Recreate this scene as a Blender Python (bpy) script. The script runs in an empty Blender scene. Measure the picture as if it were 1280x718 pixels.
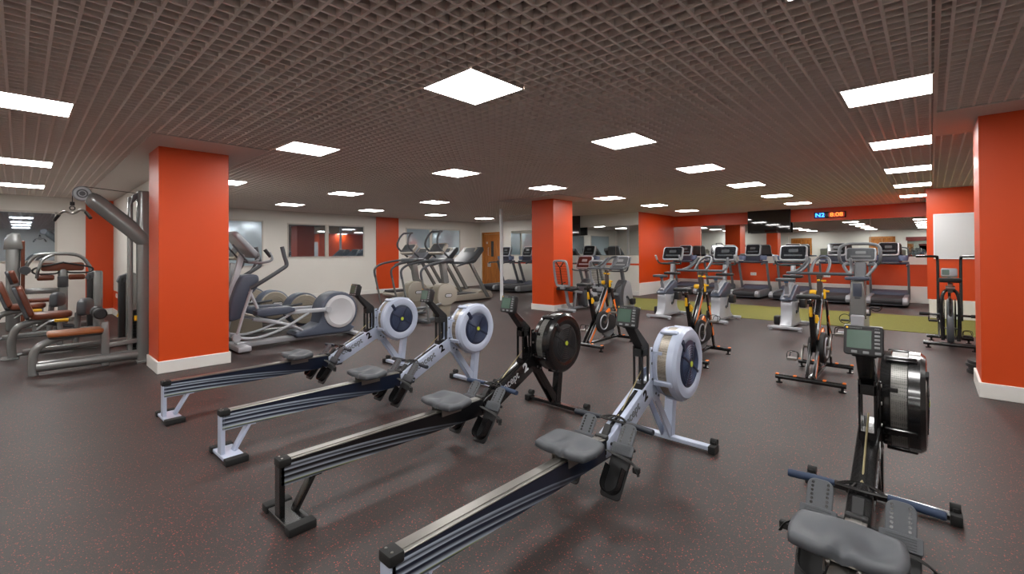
import bpy, bmesh, math, random
from mathutils import Vector, Matrix
random.seed(7)
PI = math.pi
C = bpy.context.scene.collection
CAM_Z = 1.3
CZ = 2.497          # underside of the grille ceiling

# ------------------------------------------------------------------ materials
def new_mat(name):
    m = bpy.data.materials.new(name); m.use_nodes = True
    nt = m.node_tree; b = nt.nodes['Principled BSDF']
    return m, nt, b
def s2l(c):
    return tuple(((v / 12.92) if v <= 0.04045 else ((v + 0.055) / 1.055) ** 2.4) for v in c)
def rgb(r, g, b): return s2l((r / 255., g / 255., b / 255.)) + (1,)
def mat(name, col, rough=.5, metal=0, spec=.5, coat=0, noise=0.0, nscale=30, bump=0.0, bscale=200, emit=None, estr=0):
    m, nt, b = new_mat(name)
    b.inputs['Base Color'].default_value = col
    b.inputs['Roughness'].default_value = rough
    b.inputs['Metallic'].default_value = metal
    b.inputs['Specular IOR Level'].default_value = spec
    b.inputs['Coat Weight'].default_value = coat
    if emit:
        b.inputs['Emission Color'].default_value = emit; b.inputs['Emission Strength'].default_value = estr
    tc = nt.nodes.new('ShaderNodeTexCoord')
    if noise:
        n = nt.nodes.new('ShaderNodeTexNoise'); n.inputs['Scale'].default_value = nscale
        n.inputs['Detail'].default_value = 4
        nt.links.new(tc.outputs['Object'], n.inputs['Vector'])
        mr = nt.nodes.new('ShaderNodeMapRange')
        mr.inputs['To Min'].default_value = 1 - noise; mr.inputs['To Max'].default_value = 1 + noise
        nt.links.new(n.outputs['Fac'], mr.inputs['Value'])
        mx = nt.nodes.new('ShaderNodeVectorMath'); mx.operation = 'SCALE'
        mx.inputs[0].default_value = col[:3]
        nt.links.new(mr.outputs['Result'], mx.inputs['Scale'])
        nt.links.new(mx.outputs['Vector'], b.inputs['Base Color'])
    if bump:
        n2 = nt.nodes.new('ShaderNodeTexNoise'); n2.inputs['Scale'].default_value = bscale
        nt.links.new(tc.outputs['Object'], n2.inputs['Vector'])
        bp = nt.nodes.new('ShaderNodeBump'); bp.inputs['Strength'].default_value = bump; bp.inputs['Distance'].default_value = .002
        nt.links.new(n2.outputs['Fac'], bp.inputs['Height']); nt.links.new(bp.outputs['Normal'], b.inputs['Normal'])
    return m

M = {}
M['white_wall'] = mat('white_wall_paint', rgb(222, 218, 211), .75, noise=.03, nscale=1.5)
M['orange'] = mat('orange_wall_paint', rgb(203, 68, 12), .42, spec=.5, noise=.03, nscale=2)
M['skirt'] = mat('skirting_paint', rgb(222, 219, 214), .45, noise=.02, nscale=4)
M['soffit'] = mat('soffit_paint', rgb(205, 198, 192), .8)
M['void'] = mat('ceiling_void', rgb(74, 64, 59), .9)
M['grille'] = mat('grille_paint', rgb(236, 226, 219), .9, spec=.1, noise=.05, nscale=3)
M['trimmetal'] = mat('ceiling_trim', rgb(205, 195, 188), .5)
M['wframe'] = mat('window_frame_paint', rgb(196, 190, 182), .5)
M['white_pl'] = mat('white_plastic', rgb(228, 230, 234), .35)
M['board'] = mat('whiteboard_surface', rgb(205, 206, 208), .3)
M['alu'] = mat('brushed_aluminium', rgb(190, 190, 192), .35, .8)
M['black'] = mat('black_gloss_paint', rgb(16, 16, 17), .25, coat=.3)
M['blackm'] = mat('black_matte_plastic', rgb(24, 24, 26), .55, noise=.1)
M['rubber'] = mat('black_rubber', rgb(20, 20, 20), .75)
M['light'] = mat('pale_grey_blue_paint', rgb(176, 185, 205), .32, coat=.2, noise=.02)
M['chrome'] = mat('chrome', rgb(225, 225, 225), .12, 1)
M['steel'] = mat('satin_steel', rgb(150, 147, 142), .32, .95)
M['seatgrey'] = mat('seat_grey_rubber', rgb(70, 73, 78), .5, noise=.05)
M['footgrey'] = mat('footplate_grey', rgb(68, 71, 76), .5)
M['blue'] = mat('blue_foam_grip', rgb(36, 52, 78), .7, noise=.06)
M['navygrip'] = mat('dark_navy_grip', rgb(28, 33, 44), .55)
M['navy'] = mat('navy_louvre_plastic', rgb(30, 40, 64), .4)
M['louv1'] = mat('navy_rib', rgb(78, 92, 122), .35)
M['louv2'] = mat('black_rib', rgb(58, 58, 60), .35)
M['yellow'] = mat('yellow_plastic', rgb(232, 178, 20), .45)
M['hub'] = mat('lime_yellow_hub', rgb(190, 205, 60), .4)
M['gold'] = mat('gold_chain', rgb(150, 138, 104), .45, .6)
M['orangep'] = mat('orange_bike_paint', rgb(240, 120, 20), .35, coat=.3)
M['cframe'] = mat('console_frame_silver', rgb(158, 161, 166), .35, .25)
M['silver'] = mat('silver_paint', rgb(152, 155, 160), .35, .35)
M['lsilver'] = mat('light_silver_paint', rgb(176, 179, 185), .35, .2)
M['grey'] = mat('machine_grey_paint', rgb(142, 144, 143), .26, .45, noise=.03)
M['dgrey'] = mat('dark_grey_plastic', rgb(70, 73, 78), .45)
M['mgrey'] = mat('mid_grey_plastic', rgb(105, 108, 112), .45)
M['slate'] = mat('slate_blue_plastic', rgb(72, 79, 94), .4)
M['navyp'] = mat('deep_navy_plastic', rgb(40, 44, 60), .45)
M['bluecup'] = mat('cup_holder_blue_grey', rgb(84, 96, 124), .4)
M['beige'] = mat('beige_grey_plastic', rgb(140, 132, 118), .4, noise=.03)
M['beigel'] = mat('light_beige_plastic', rgb(162, 155, 143), .4)
M['olive'] = mat('khaki_grey_metal', rgb(130, 127, 118), .38, .3)
M['brown'] = mat('brown_vinyl', rgb(112, 58, 38), .35, noise=.12, nscale=12)
M['tan'] = mat('tan_vinyl', rgb(150, 88, 46), .35, noise=.12, nscale=12)
M['cyan'] = mat('bright_blue_plastic', rgb(60, 150, 205), .4)
M['belt'] = mat('treadmill_belt', rgb(38, 38, 42), .7, bump=.3)
M['screen'] = mat('dark_console_screen', rgb(30, 33, 38), .12, coat=.6)
M['greyscreen'] = mat('grey_console_panel', rgb(72, 75, 78), .3, noise=.35, nscale=40)
M['redscreen'] = mat('console_dot_display', rgb(60, 30, 28), .25, noise=.5, nscale=60)
M['lcd'] = mat('green_lcd', rgb(66, 90, 78), .25)
M['lcd_edge'] = mat('grey_buttons', rgb(120, 122, 124), .5)
M['plate'] = mat('cast_iron', rgb(48, 46, 46), .5, .3)
M['stone'] = mat('cord_black', rgb(15, 15, 15), .6)
M['socket'] = mat('socket_plastic', rgb(230, 228, 224), .4)

# ceiling lamp diffuser
m, nt, b = new_mat('lamp_diffuser')
b.inputs['Base Color'].default_value = (.9, .9, .9, 1)
b.inputs['Emission Color'].default_value = (1.0, .982, .96, 1); b.inputs['Emission Strength'].default_value = 17.0
M['lamp'] = m
# perforated band of the flywheel cages: tiny dots
def perf(name, base, dot, scale=140):
    m, nt, b = new_mat(name)
    tc = nt.nodes.new('ShaderNodeTexCoord')
    v = nt.nodes.new('ShaderNodeTexVoronoi'); v.inputs['Scale'].default_value = scale; v.inputs['Randomness'].default_value = .15
    nt.links.new(tc.outputs['Object'], v.inputs['Vector'])
    r = nt.nodes.new('ShaderNodeValToRGB'); r.color_ramp.elements[0].position = .3; r.color_ramp.elements[1].position = .45
    r.color_ramp.elements[0].color = dot; r.color_ramp.elements[1].color = base
    nt.links.new(v.outputs['Distance'], r.inputs['Fac']); nt.links.new(r.outputs['Color'], b.inputs['Base Color'])
    b.inputs['Roughness'].default_value = .4; b.inputs['Metallic'].default_value = .4
    return m
M['perf'] = perf('perforated_beige_metal', rgb(158, 150, 138), rgb(96, 90, 82))
M['perfg'] = perf('perforated_grey_metal', rgb(112, 111, 107), rgb(70, 70, 68))
# floor : speckled rubber
m, nt, b = new_mat('speckled_rubber_floor')
tc = nt.nodes.new('ShaderNodeTexCoord')
n1 = nt.nodes.new('ShaderNodeTexNoise'); n1.inputs['Scale'].default_value = 1.1; n1.inputs['Detail'].default_value = 6
nt.links.new(tc.outputs['Object'], n1.inputs['Vector'])
cr = nt.nodes.new('ShaderNodeValToRGB'); cr.color_ramp.elements[0].position = .3; cr.color_ramp.elements[1].position = .7
cr.color_ramp.elements[0].color = rgb(47, 42, 41); cr.color_ramp.elements[1].color = rgb(57, 52, 50)
nt.links.new(n1.outputs['Fac'], cr.inputs['Fac'])
prev = cr.outputs['Color']
for scale, col, thr in ((160, rgb(172, 70, 54), .80), (200, rgb(112, 56, 48), .76), (240, rgb(40, 36, 36), .70)):
    v = nt.nodes.new('ShaderNodeTexVoronoi'); v.inputs['Scale'].default_value = scale
    nt.links.new(tc.outputs['Object'], v.inputs['Vector'])
    sx = nt.nodes.new('ShaderNodeSeparateColor'); nt.links.new(v.outputs['Color'], sx.inputs['Color'])
    gt = nt.nodes.new('ShaderNodeMath'); gt.operation = 'GREATER_THAN'; gt.inputs[1].default_value = thr + .12
    nt.links.new(sx.outputs['Red'], gt.inputs[0])
    lt = nt.nodes.new('ShaderNodeMath'); lt.operation = 'LESS_THAN'; lt.inputs[1].default_value = .42
    nt.links.new(v.outputs['Distance'], lt.inputs[0])
    mu = nt.nodes.new('ShaderNodeMath'); mu.operation = 'MULTIPLY'
    nt.links.new(gt.outputs[0], mu.inputs[0]); nt.links.new(lt.outputs[0], mu.inputs[1])
    mx = nt.nodes.new('ShaderNodeMix'); mx.data_type = 'RGBA'
    nt.links.new(mu.outputs[0], mx.inputs['Factor']); nt.links.new(prev, mx.inputs['A']); mx.inputs['B'].default_value = col
    prev = mx.outputs['Result']
nt.links.new(prev, b.inputs['Base Color'])
n2 = nt.nodes.new('ShaderNodeTexNoise'); n2.inputs['Scale'].default_value = 220
nt.links.new(tc.outputs['Object'], n2.inputs['Vector'])
bp = nt.nodes.new('ShaderNodeBump'); bp.inputs['Strength'].default_value = .25; bp.inputs['Distance'].default_value = .002
nt.links.new(n2.outputs['Fac'], bp.inputs['Height']); nt.links.new(bp.outputs['Normal'], b.inputs['Normal'])
b.inputs['Roughness'].default_value = .5; b.inputs['Specular IOR Level'].default_value = .35
M['floor'] = m
# turf
m, nt, b = new_mat('green_turf')
tc = nt.nodes.new('ShaderNodeTexCoord'); n1 = nt.nodes.new('ShaderNodeTexNoise'); n1.inputs['Scale'].default_value = 90; n1.inputs['Detail'].default_value = 5
nt.links.new(tc.outputs['Object'], n1.inputs['Vector'])
cr = nt.nodes.new('ShaderNodeValToRGB'); cr.color_ramp.elements[0].color = rgb(98, 96, 34); cr.color_ramp.elements[1].color = rgb(126, 123, 54)
cr.color_ramp.elements[0].position = .3; cr.color_ramp.elements[1].position = .7
nt.links.new(n1.outputs['Fac'], cr.inputs['Fac']); nt.links.new(cr.outputs['Color'], b.inputs['Base Color']); b.inputs['Roughness'].default_value = .95
M['turf'] = m
# wood door
def wood(name, a, c, sx):
    m, nt, b = new_mat(name)
    tc = nt.nodes.new('ShaderNodeTexCoord'); mp = nt.nodes.new('ShaderNodeMapping'); mp.inputs['Scale'].default_value = sx
    nt.links.new(tc.outputs['Object'], mp.inputs['Vector'])
    n1 = nt.nodes.new('ShaderNodeTexNoise'); n1.inputs['Scale'].default_value = 3; n1.inputs['Detail'].default_value = 6; n1.inputs['Distortion'].default_value = 1.2
    nt.links.new(mp.outputs['Vector'], n1.inputs['Vector'])
    cr = nt.nodes.new('ShaderNodeValToRGB'); cr.color_ramp.elements[0].color = a; cr.color_ramp.elements[1].color = c
    cr.color_ramp.elements[0].position = .3; cr.color_ramp.elements[1].position = .7
    nt.links.new(n1.outputs['Fac'], cr.inputs['Fac']); nt.links.new(cr.outputs['Color'], b.inputs['Base Color']); b.inputs['Roughness'].default_value = .35
    return m
M['wood'] = wood('oak_veneer', rgb(140, 78, 24), rgb(186, 116, 44), (6, 6, .7))
M['woodf'] = wood('oak_frame', rgb(160, 96, 34), rgb(196, 128, 54), (8, 8, .6))
# mirror
m, nt, b = new_mat('mirror_glass')
b.inputs['Base Color'].default_value = rgb(222, 228, 226); b.inputs['Metallic'].default_value = 1; b.inputs['Roughness'].default_value = .0
M['mirror'] = m
m, nt, b = new_mat('tv_glass')
b.inputs['Base Color'].default_value = rgb(26, 26, 25); b.inputs['Roughness'].default_value = .03; b.inputs['Specular IOR Level'].default_value = 1.0
M['tv'] = m
# night window glass: dark, strongly reflective
def glass(name, col, rough):
    m, nt, b = new_mat(name)
    out = nt.nodes['Material Output']
    b.inputs['Base Color'].default_value = col; b.inputs['Roughness'].default_value = .6
    gl = nt.nodes.new('ShaderNodeBsdfGlossy'); gl.inputs['Roughness'].default_value = rough; gl.inputs['Color'].default_value = (.72, .84, .95, 1)
    mx = nt.nodes.new('ShaderNodeMixShader'); mx.inputs[0].default_value = .5
    nt.links.new(b.outputs[0], mx.inputs[1]); nt.links.new(gl.outputs[0], mx.inputs[2]); nt.links.new(mx.outputs[0], out.inputs['Surface'])
    return m
M['glass'] = glass('night_window_glass', rgb(40, 48, 58), .02)
M['glass_glare'] = glass('painted_glare_window_glass', rgb(176, 196, 208), .10)  # pale base colour stands in for bright, blurry reflections in these panes
M['cyanled'] = mat('blue_led', (0, 0, 0, 1), .5, emit=(.05, .40, 1.0, 1), estr=1.6)
M['bluebg'] = mat('blue_led_panel', rgb(6, 20, 60), .4, emit=(.0, .03, .6, 1), estr=.25)
M['redled'] = mat('red_led', (0, 0, 0, 1), .5, emit=(1.0, .20, .03, 1), estr=1.5)
M['redbg'] = mat('red_led_panel', rgb(60, 6, 4), .4, emit=(.55, .01, .0, 1), estr=.25)
M['dimled'] = mat('unlit_led', rgb(60, 62, 70), .5)
# rail graphic : pale and navy streaks sweeping along the rail, fading to navy (dark=base)
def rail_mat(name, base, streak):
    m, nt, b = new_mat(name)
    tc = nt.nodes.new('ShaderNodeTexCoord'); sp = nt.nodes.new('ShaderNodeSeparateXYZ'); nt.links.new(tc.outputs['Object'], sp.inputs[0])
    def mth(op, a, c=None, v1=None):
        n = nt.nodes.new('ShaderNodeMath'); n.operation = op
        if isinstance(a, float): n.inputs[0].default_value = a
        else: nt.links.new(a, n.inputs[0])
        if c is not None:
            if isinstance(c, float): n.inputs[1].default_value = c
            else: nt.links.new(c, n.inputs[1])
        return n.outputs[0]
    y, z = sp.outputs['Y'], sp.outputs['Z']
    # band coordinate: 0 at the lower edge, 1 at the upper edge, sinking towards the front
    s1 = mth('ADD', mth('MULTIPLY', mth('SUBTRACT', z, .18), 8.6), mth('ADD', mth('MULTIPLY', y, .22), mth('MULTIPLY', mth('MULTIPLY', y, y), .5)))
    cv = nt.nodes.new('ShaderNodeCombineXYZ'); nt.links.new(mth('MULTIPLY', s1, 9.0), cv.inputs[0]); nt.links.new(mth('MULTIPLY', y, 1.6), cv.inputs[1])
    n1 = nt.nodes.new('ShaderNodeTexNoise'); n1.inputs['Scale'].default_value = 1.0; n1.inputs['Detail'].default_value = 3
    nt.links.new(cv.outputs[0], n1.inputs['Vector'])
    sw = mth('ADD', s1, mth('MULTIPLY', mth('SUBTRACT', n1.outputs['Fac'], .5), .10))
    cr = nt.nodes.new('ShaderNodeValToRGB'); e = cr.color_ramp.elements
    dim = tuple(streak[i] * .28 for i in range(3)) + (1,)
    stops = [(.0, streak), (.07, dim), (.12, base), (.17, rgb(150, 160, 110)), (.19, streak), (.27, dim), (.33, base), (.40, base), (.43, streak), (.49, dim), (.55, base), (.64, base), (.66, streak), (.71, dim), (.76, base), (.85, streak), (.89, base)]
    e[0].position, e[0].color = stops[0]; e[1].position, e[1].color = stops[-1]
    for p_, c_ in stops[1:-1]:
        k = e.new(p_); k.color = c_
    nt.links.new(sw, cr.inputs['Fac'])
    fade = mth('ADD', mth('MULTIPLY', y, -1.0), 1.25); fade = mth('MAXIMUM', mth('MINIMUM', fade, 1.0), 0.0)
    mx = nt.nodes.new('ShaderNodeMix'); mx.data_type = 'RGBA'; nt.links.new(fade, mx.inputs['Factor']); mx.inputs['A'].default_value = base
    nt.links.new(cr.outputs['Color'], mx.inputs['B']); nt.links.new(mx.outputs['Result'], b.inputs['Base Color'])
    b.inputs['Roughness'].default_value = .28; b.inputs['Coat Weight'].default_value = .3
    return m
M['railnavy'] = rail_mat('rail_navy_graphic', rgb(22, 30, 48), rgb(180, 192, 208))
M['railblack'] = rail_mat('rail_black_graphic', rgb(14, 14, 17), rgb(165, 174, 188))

# ------------------------------------------------------------------ mesh helpers
def xf(bm, fr, Mx):
    for v in fr: v.co = Mx @ v.co
class MB:
    """collects shapes into one bmesh"""
    def __init__(s): s.bm = bmesh.new()
    def _merge(s, t, Mx=None):
        if Mx is not None: bmesh.ops.transform(t, matrix=Mx, verts=t.verts)
        vm = {}
        for v in t.verts: vm[v] = s.bm.verts.new(v.co)
        for f in t.faces:
            try: s.bm.faces.new([vm[v] for v in f.verts])
            except ValueError: pass
        t.free(); return s
    def box(s, x0, x1, y0, y1, z0, z1, bev=0, Mx=None, seg=2):
        t = bmesh.new(); bmesh.ops.create_cube(t, size=1)
        for v in t.verts: v.co = Vector(((x0 + x1) / 2 + v.co.x * (x1 - x0), (y0 + y1) / 2 + v.co.y * (y1 - y0), (z0 + z1) / 2 + v.co.z * (z1 - z0)))
        if bev: bmesh.ops.bevel(t, geom=t.edges[:], offset=bev, segments=seg, profile=.5, affect='EDGES')
        return s._merge(t, Mx)
    def prism(s, pts, a0, a1, ax='x', bev=0, seg=2, Mx=None):
        """polygon pts extruded from a0 to a1 along ax. ax='x': pts=(y,z); 'y': (x,z); 'z': (x,y)"""
        def P(p, a):
            return Vector((a, p[0], p[1])) if ax == 'x' else (Vector((p[0], a, p[1])) if ax == 'y' else Vector((p[0], p[1], a)))
        t = bmesh.new()
        A = [t.verts.new(P(p, a0)) for p in pts]; B = [t.verts.new(P(p, a1)) for p in pts]
        n = len(pts)
        fa = t.faces.new(A); fb = t.faces.new(B[::-1])
        for i in range(n): t.faces.new([A[i], B[i], B[(i + 1) % n], A[(i + 1) % n]])
        bmesh.ops.recalc_face_normals(t, faces=t.faces)
        if bev:
            bmesh.ops.bevel(t, geom=[e for e in set(list(fa.edges) + list(fb.edges))], offset=bev, segments=seg, profile=.5, affect='EDGES')
        return s._merge(t, Mx)
    def tube(s, pts, r, n=10, smooth=0, flat=1.0, cap=True, Mx=None):
        pts = [Vector(p) for p in pts]
        rr = r if isinstance(r, (list, tuple)) else [r] * len(pts)
        if smooth and len(pts) > 2:
            P = [pts[0]] + pts + [pts[-1]]; R = [rr[0]] + list(rr) + [rr[-1]]
            q = []; qr = []
            for i in range(1, len(P) - 2):
                for k in range(smooth):
                    u = k / smooth
                    a, b2, c, d = P[i - 1], P[i], P[i + 1], P[i + 2]
                    q.append(.5 * ((2 * b2) + (c - a) * u + (2 * a - 5 * b2 + 4 * c - d) * u * u + (3 * b2 - a - 3 * c + d) * u ** 3))
                    qr.append(R[i] * (1 - u) + R[i + 1] * u)
            q.append(P[-2]); qr.append(R[-2]); pts, rr = q, qr
        t = bmesh.new(); rings = []
        d0 = (pts[1] - pts[0]).normalized()
        up = Vector((0, 0, 1)) if abs(d0.z) < .9 else Vector((1, 0, 0))
        nrm = d0.cross(up).normalized()
        for i, p in enumerate(pts):
            d = ((pts[min(i + 1, len(pts) - 1)] - pts[max(i - 1, 0)])).normalized()
            nrm = (nrm - d * nrm.dot(d)).normalized(); bn = d.cross(nrm)
            # widen at corners is ignored: radii small
            rings.append([t.verts.new(p + (nrm * math.cos(2 * PI * k / n) + bn * math.sin(2 * PI * k / n) * flat) * rr[i]) for k in range(n)])
        for a, b2 in zip(rings, rings[1:]):
            for k in range(n): t.faces.new([a[k], a[(k + 1) % n], b2[(k + 1) % n], b2[k]])
        if cap: t.faces.new(rings[0][::-1]); t.faces.new(rings[-1])
        return s._merge(t, Mx)
    def bar(s, p, q, w, h, side=(1, 0, 0), bev=0):
        """rectangular bar from p to q; w measured along side, h across"""
        p, q = Vector(p), Vector(q); d = (q - p); L = d.length; d.normalize()
        sd = Vector(side); sd = (sd - d * sd.dot(d)).normalized(); u = d.cross(sd)
        Mx = Matrix(((sd.x, d.x, u.x, p.x), (sd.y, d.y, u.y, p.y), (sd.z, d.z, u.z, p.z), (0, 0, 0, 1)))
        return s.box(-w / 2, w / 2, 0, L, -h / 2, h / 2, bev, Mx)
    def lathe(s, prof, c=(0, 0, 0), ax='x', n=40, Mx=None):
        """prof: list of (r, a) where a is the position along the axis"""
        t = bmesh.new(); rings = []
        for r, a in prof:
            ring = []
            if r < 1e-5:
                ring = [t.verts.new(s._ax(a, 0, 0, ax, c))]
            else:
                for k in range(n):
                    th = 2 * PI * k / n
                    ring.append(t.verts.new(s._ax(a, r * math.cos(th), r * math.sin(th), ax, c)))
            rings.append(ring)
        for A, B in zip(rings, rings[1:]):
            if len(A) == 1 and len(B) == 1: continue
            for k in range(n):
                if len(A) == 1: t.faces.new([A[0], B[k], B[(k + 1) % n]])
                elif len(B) == 1: t.faces.new([A[k], B[0], A[(k + 1) % n]])
                else: t.faces.new([A[k], B[k], B[(k + 1) % n], A[(k + 1) % n]])
        bmesh.ops.recalc_face_normals(t, faces=t.faces)
        return s._merge(t, Mx)
    @staticmethod
    def _ax(a, u, v, ax, c):
        if ax == 'x': p = (a, u, v)
        elif ax == 'y': p = (u, a, v)
        else: p = (u, v, a)
        return Vector((p[0] + c[0], p[1] + c[1], p[2] + c[2]))
    def cyl(s, p, q, r, n=16): return s.tube([p, q], r, n)
    def disc(s, c, r, h, ax='x', n=32, bev=.004):
        return s.lathe([(0, -h / 2), (r - bev, -h / 2), (r, -h / 2 + bev), (r, h / 2 - bev), (r - bev, h / 2), (0, h / 2)], c, ax, n)
    def torus(s, c, R, r, ax='x', n=40, m=8, a0=0, a1=2 * PI):
        full = abs(a1 - a0 - 2 * PI) < 1e-6
        pts = []
        for k in range(n + (1 if not full else 1)):
            th = a0 + (a1 - a0) * k / n
            pts.append(s._ax(0, R * math.cos(th), R * math.sin(th), ax, c))
        return s.tube(pts, r, m, cap=not full)
    def build(s, name, material, parent=None, sharp=35):
        me = bpy.data.meshes.new(name); s.bm.normal_update(); s.bm.to_mesh(me); s.bm.free()
        me.materials.append(material)
        for p in me.polygons: p.use_smooth = True
        me.set_sharp_from_angle(angle=math.radians(sharp))
        o = bpy.data.objects.new(name, me); C.objects.link(o)
        if parent: o.parent = parent
        return o

def rrect(w, h, r, n=4, cx=0, cy=0):
    pts = []
    for (sx, sy, a) in ((1, 1, 0), (-1, 1, 90), (-1, -1, 180), (1, -1, 270)):
        for k in range(n + 1):
            t = math.radians(a + 90 * k / n)
            pts.append((cx + sx * (w / 2 - r) + r * math.cos(t), cy + sy * (h / 2 - r) + r * math.sin(t)))
    return pts
def smooth_poly(pts, k=4):
    """closed Catmull-Rom through pts"""
    n = len(pts); out = []
    for i in range(n):
        a, b2, c, d = [Vector(pts[(i + j - 1) % n]) for j in range(4)]
        for j in range(k):
            u = j / k
            v = .5 * ((2 * b2) + (c - a) * u + (2 * a - 5 * b2 + 4 * c - d) * u * u + (3 * b2 - a - 3 * c + d) * u ** 3)
            out.append((v.x, v.y))
    return out
def T(x=0, y=0, z=0, rx=0, ry=0, rz=0):
    return Matrix.Translation((x, y, z)) @ Matrix.Rotation(rz, 4, 'Z') @ Matrix.Rotation(ry, 4, 'Y') @ Matrix.Rotation(rx, 4, 'X')
def text_mesh(txt, size, depth, Mx, name, material, parent=None, bold=0, align='LEFT', sx=1.0):
    cu = bpy.data.curves.new(name, 'FONT'); cu.body = txt; cu.size = size; cu.extrude = depth; cu.offset = bold
    cu.align_x = align; cu.align_y = 'CENTER'
    tmp = bpy.data.objects.new('tmp_text', cu); C.objects.link(tmp)
    dg = bpy.context.evaluated_depsgraph_get()
    me = bpy.data.meshes.new_from_object(tmp.evaluated_get(dg))
    bpy.data.objects.remove(tmp); bpy.data.curves.remove(cu)
    me.transform(Mx @ Matrix.Diagonal((sx, 1, 1, 1)))
    me.materials.clear(); me.materials.append(material); me.name = name
    o = bpy.data.objects.new(name, me); C.objects.link(o)
    if parent: o.parent = parent
    return o
def tag(o, label=None, cat=None, group=None, kind=None):
    if label: o['label'] = label
    if cat: o['category'] = cat
    if group: o['group'] = group
    if kind: o['kind'] = kind
    return o
def thing(name, loc=(0, 0, 0), rz=0):
    o = bpy.data.objects.new(name, None); C.objects.link(o); o.empty_display_size = .1
    o.location = loc; o.rotation_euler = (0, 0, rz); return o
def kids(o): return [c for c in bpy.data.objects if c.parent == o]
def copy_tree(o, parent=None):
    c = o.copy(); C.objects.link(c)
    if parent: c.parent = parent
    for ch in kids(o): copy_tree(ch, c)
    return c
def dup(root, loc, rz=0, label=None):
    r = copy_tree(root); r.location = loc; r.rotation_euler = (0, 0, rz)
    if label: r['label'] = label
    return r
def struct(name, mb, m):
    o = mb.build(name, m); o['kind'] = 'structure'; return o
# ------------------------------------------------------------------ room
XL, XR = -13.25, 4.0
YB, YF, YM = -3.2, 12.49, 15.02      # wall behind the viewpoint, far wall, mirror wall
XO = -6.385                          # corner of the recess
YW = 11.9                            # whiteboard wall
H = CZ + .3
b = MB(); b.box(XL - .2, XR + .2, YB - .2, YM + .2, -.1, 0); struct('floor', b, M['floor'])
b = MB()
b.prism([(XO, 9.42), (0.02, 9.62), (XR, 9.9), (XR, YW - .02), (-.02, YW - .02), (-.02, 12.0), (XO, 11.8)], 0.0, .006, 'z')
o = struct('floor_turf', b, M['turf'])
b = MB(); b.box(XL - .2, XR + .2, YB - .2, YM + .2, H - .08, H); struct('ceiling', b, M['void'])
# grille of the ceiling : two sets of blades
b = MB(); cell = .0882; w = .0145; hgt = .048
def blade(bm, x0, x1, y0, y1, z0, z1):
    v = [bm.verts.new(p) for p in ((x0, y0, z0), (x1, y0, z0), (x1, y1, z0), (x0, y1, z0), (x0, y0, z1), (x1, y0, z1), (x1, y1, z1), (x0, y1, z1))]
    for f in ((3, 2, 1, 0), (0, 1, 5, 4), (1, 2, 6, 5), (2, 3, 7, 6), (3, 0, 4, 7)): bm.faces.new([v[i] for i in f])
x = -.257 + .0
i0 = int((XL - x) / cell) ; i1 = int((XR - x) / cell)
for i in range(i0, i1 + 1):
    X = x + i * cell; y1 = YM if X > XO else YF
    if X > 0.04: y1 = YW
    blade(b.bm, X - w / 2, X + w / 2, YB, y1, CZ, CZ + hgt)
y = .025
for j in range(int((YB - y) / cell), int((YM - y) / cell) + 1):
    Y = y + j * cell
    xs = XL if Y < YF else XO
    xe = XR if Y < YW else 0
    blade(b.bm, xs, xe, Y - w / 2, Y + w / 2, CZ + .0005, CZ + hgt - .0005)
struct('ceiling_grille', b, M['grille'])
# trims of the ceiling
b = MB(); b.box(.028, .05, YB, YW, CZ - .006, CZ + .05); b.box(.0, .03, YW, YM, CZ - .006, CZ + .05)
b.box(XL, XL + .03, YB, YF, CZ - .012, CZ + .03)
b.box(XL, XO, YF - .03, YF, CZ - .012, CZ + .03)
b.box(XO, .0, YM - .03, YM, CZ - .012, CZ + .03)
b.box(.04, XR, YW - .03, YW, CZ - .012, CZ + .03)
struct('trim_1', b, M['trimmetal'])
# plaster bands around the columns
b = MB(); b.box(XL, -5.59, .88, 1.95, CZ - .008, H - .08); struct('ceiling_band', b, M['soffit'])
b = MB(); b.box(-7.35, -5.58, 7.5, 9.0, CZ - .008, H - .08); struct('ceiling_band', b, M['soffit'])
b = MB(); b.box(.05, XR, 5.36, 6.47, CZ - .008, H - .08); struct('ceiling_band', b, M['soffit'])

def wallx(name, X, side, y0, y1, m, z0=0, z1=H, t=.15):   # wall in the YZ plane, room on +side
    b = MB(); b.box(X - t if side > 0 else X, X if side > 0 else X + t, y0, y1, z0, z1); return struct(name, b, m)
def wally(name, Y, side, x0, x1, m, z0=0, z1=H, t=.15):
    b = MB(); b.box(x0, x1, Y - t if side > 0 else Y, Y if side > 0 else Y + t, z0, z1); return struct(name, b, m)
wallx('wall_left', XL, 1, YB - .15, YF + .15, M['white_wall'])
wally('wall_far', YF, -1, XL, XO - .001, M['white_wall'])
wallx('wall_recess', XO, 1, YF + .001, YM, M['orange'])
wally('wall_back', YM, -1, XO - .15, .15, M['orange'])
wallx('wall_return', 0.0, -1, YW + .002, YM, M['orange'], t=.04)
wally('wall_right_far', YW, -1, .04, XR, M['orange'])
wallx('wall_right', XR, -1, YB - .15, YW + .15, M['white_wall'])
wally('wall_behind', YB, 1, XL, XR, M['white_wall'])
wally('wall_partition', 1.4, -1, XL, -6.745, M['white_wall'], t=.2)
# orange pilasters on the left wall
for k, (y0, y1) in enumerate(((.95, 1.395), (7.85, 8.69))):
    b = MB(); b.box(XL, XL + .02, y0, y1, .0, CZ + .02); struct('trim_%d' % (k + 2), b, M['orange'])
# lower orange band of the partition
b = MB(); b.box(XL + .02, -6.75, 1.388, 1.4, .13, .52); struct('trim_4', b, M['orange'])
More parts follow.
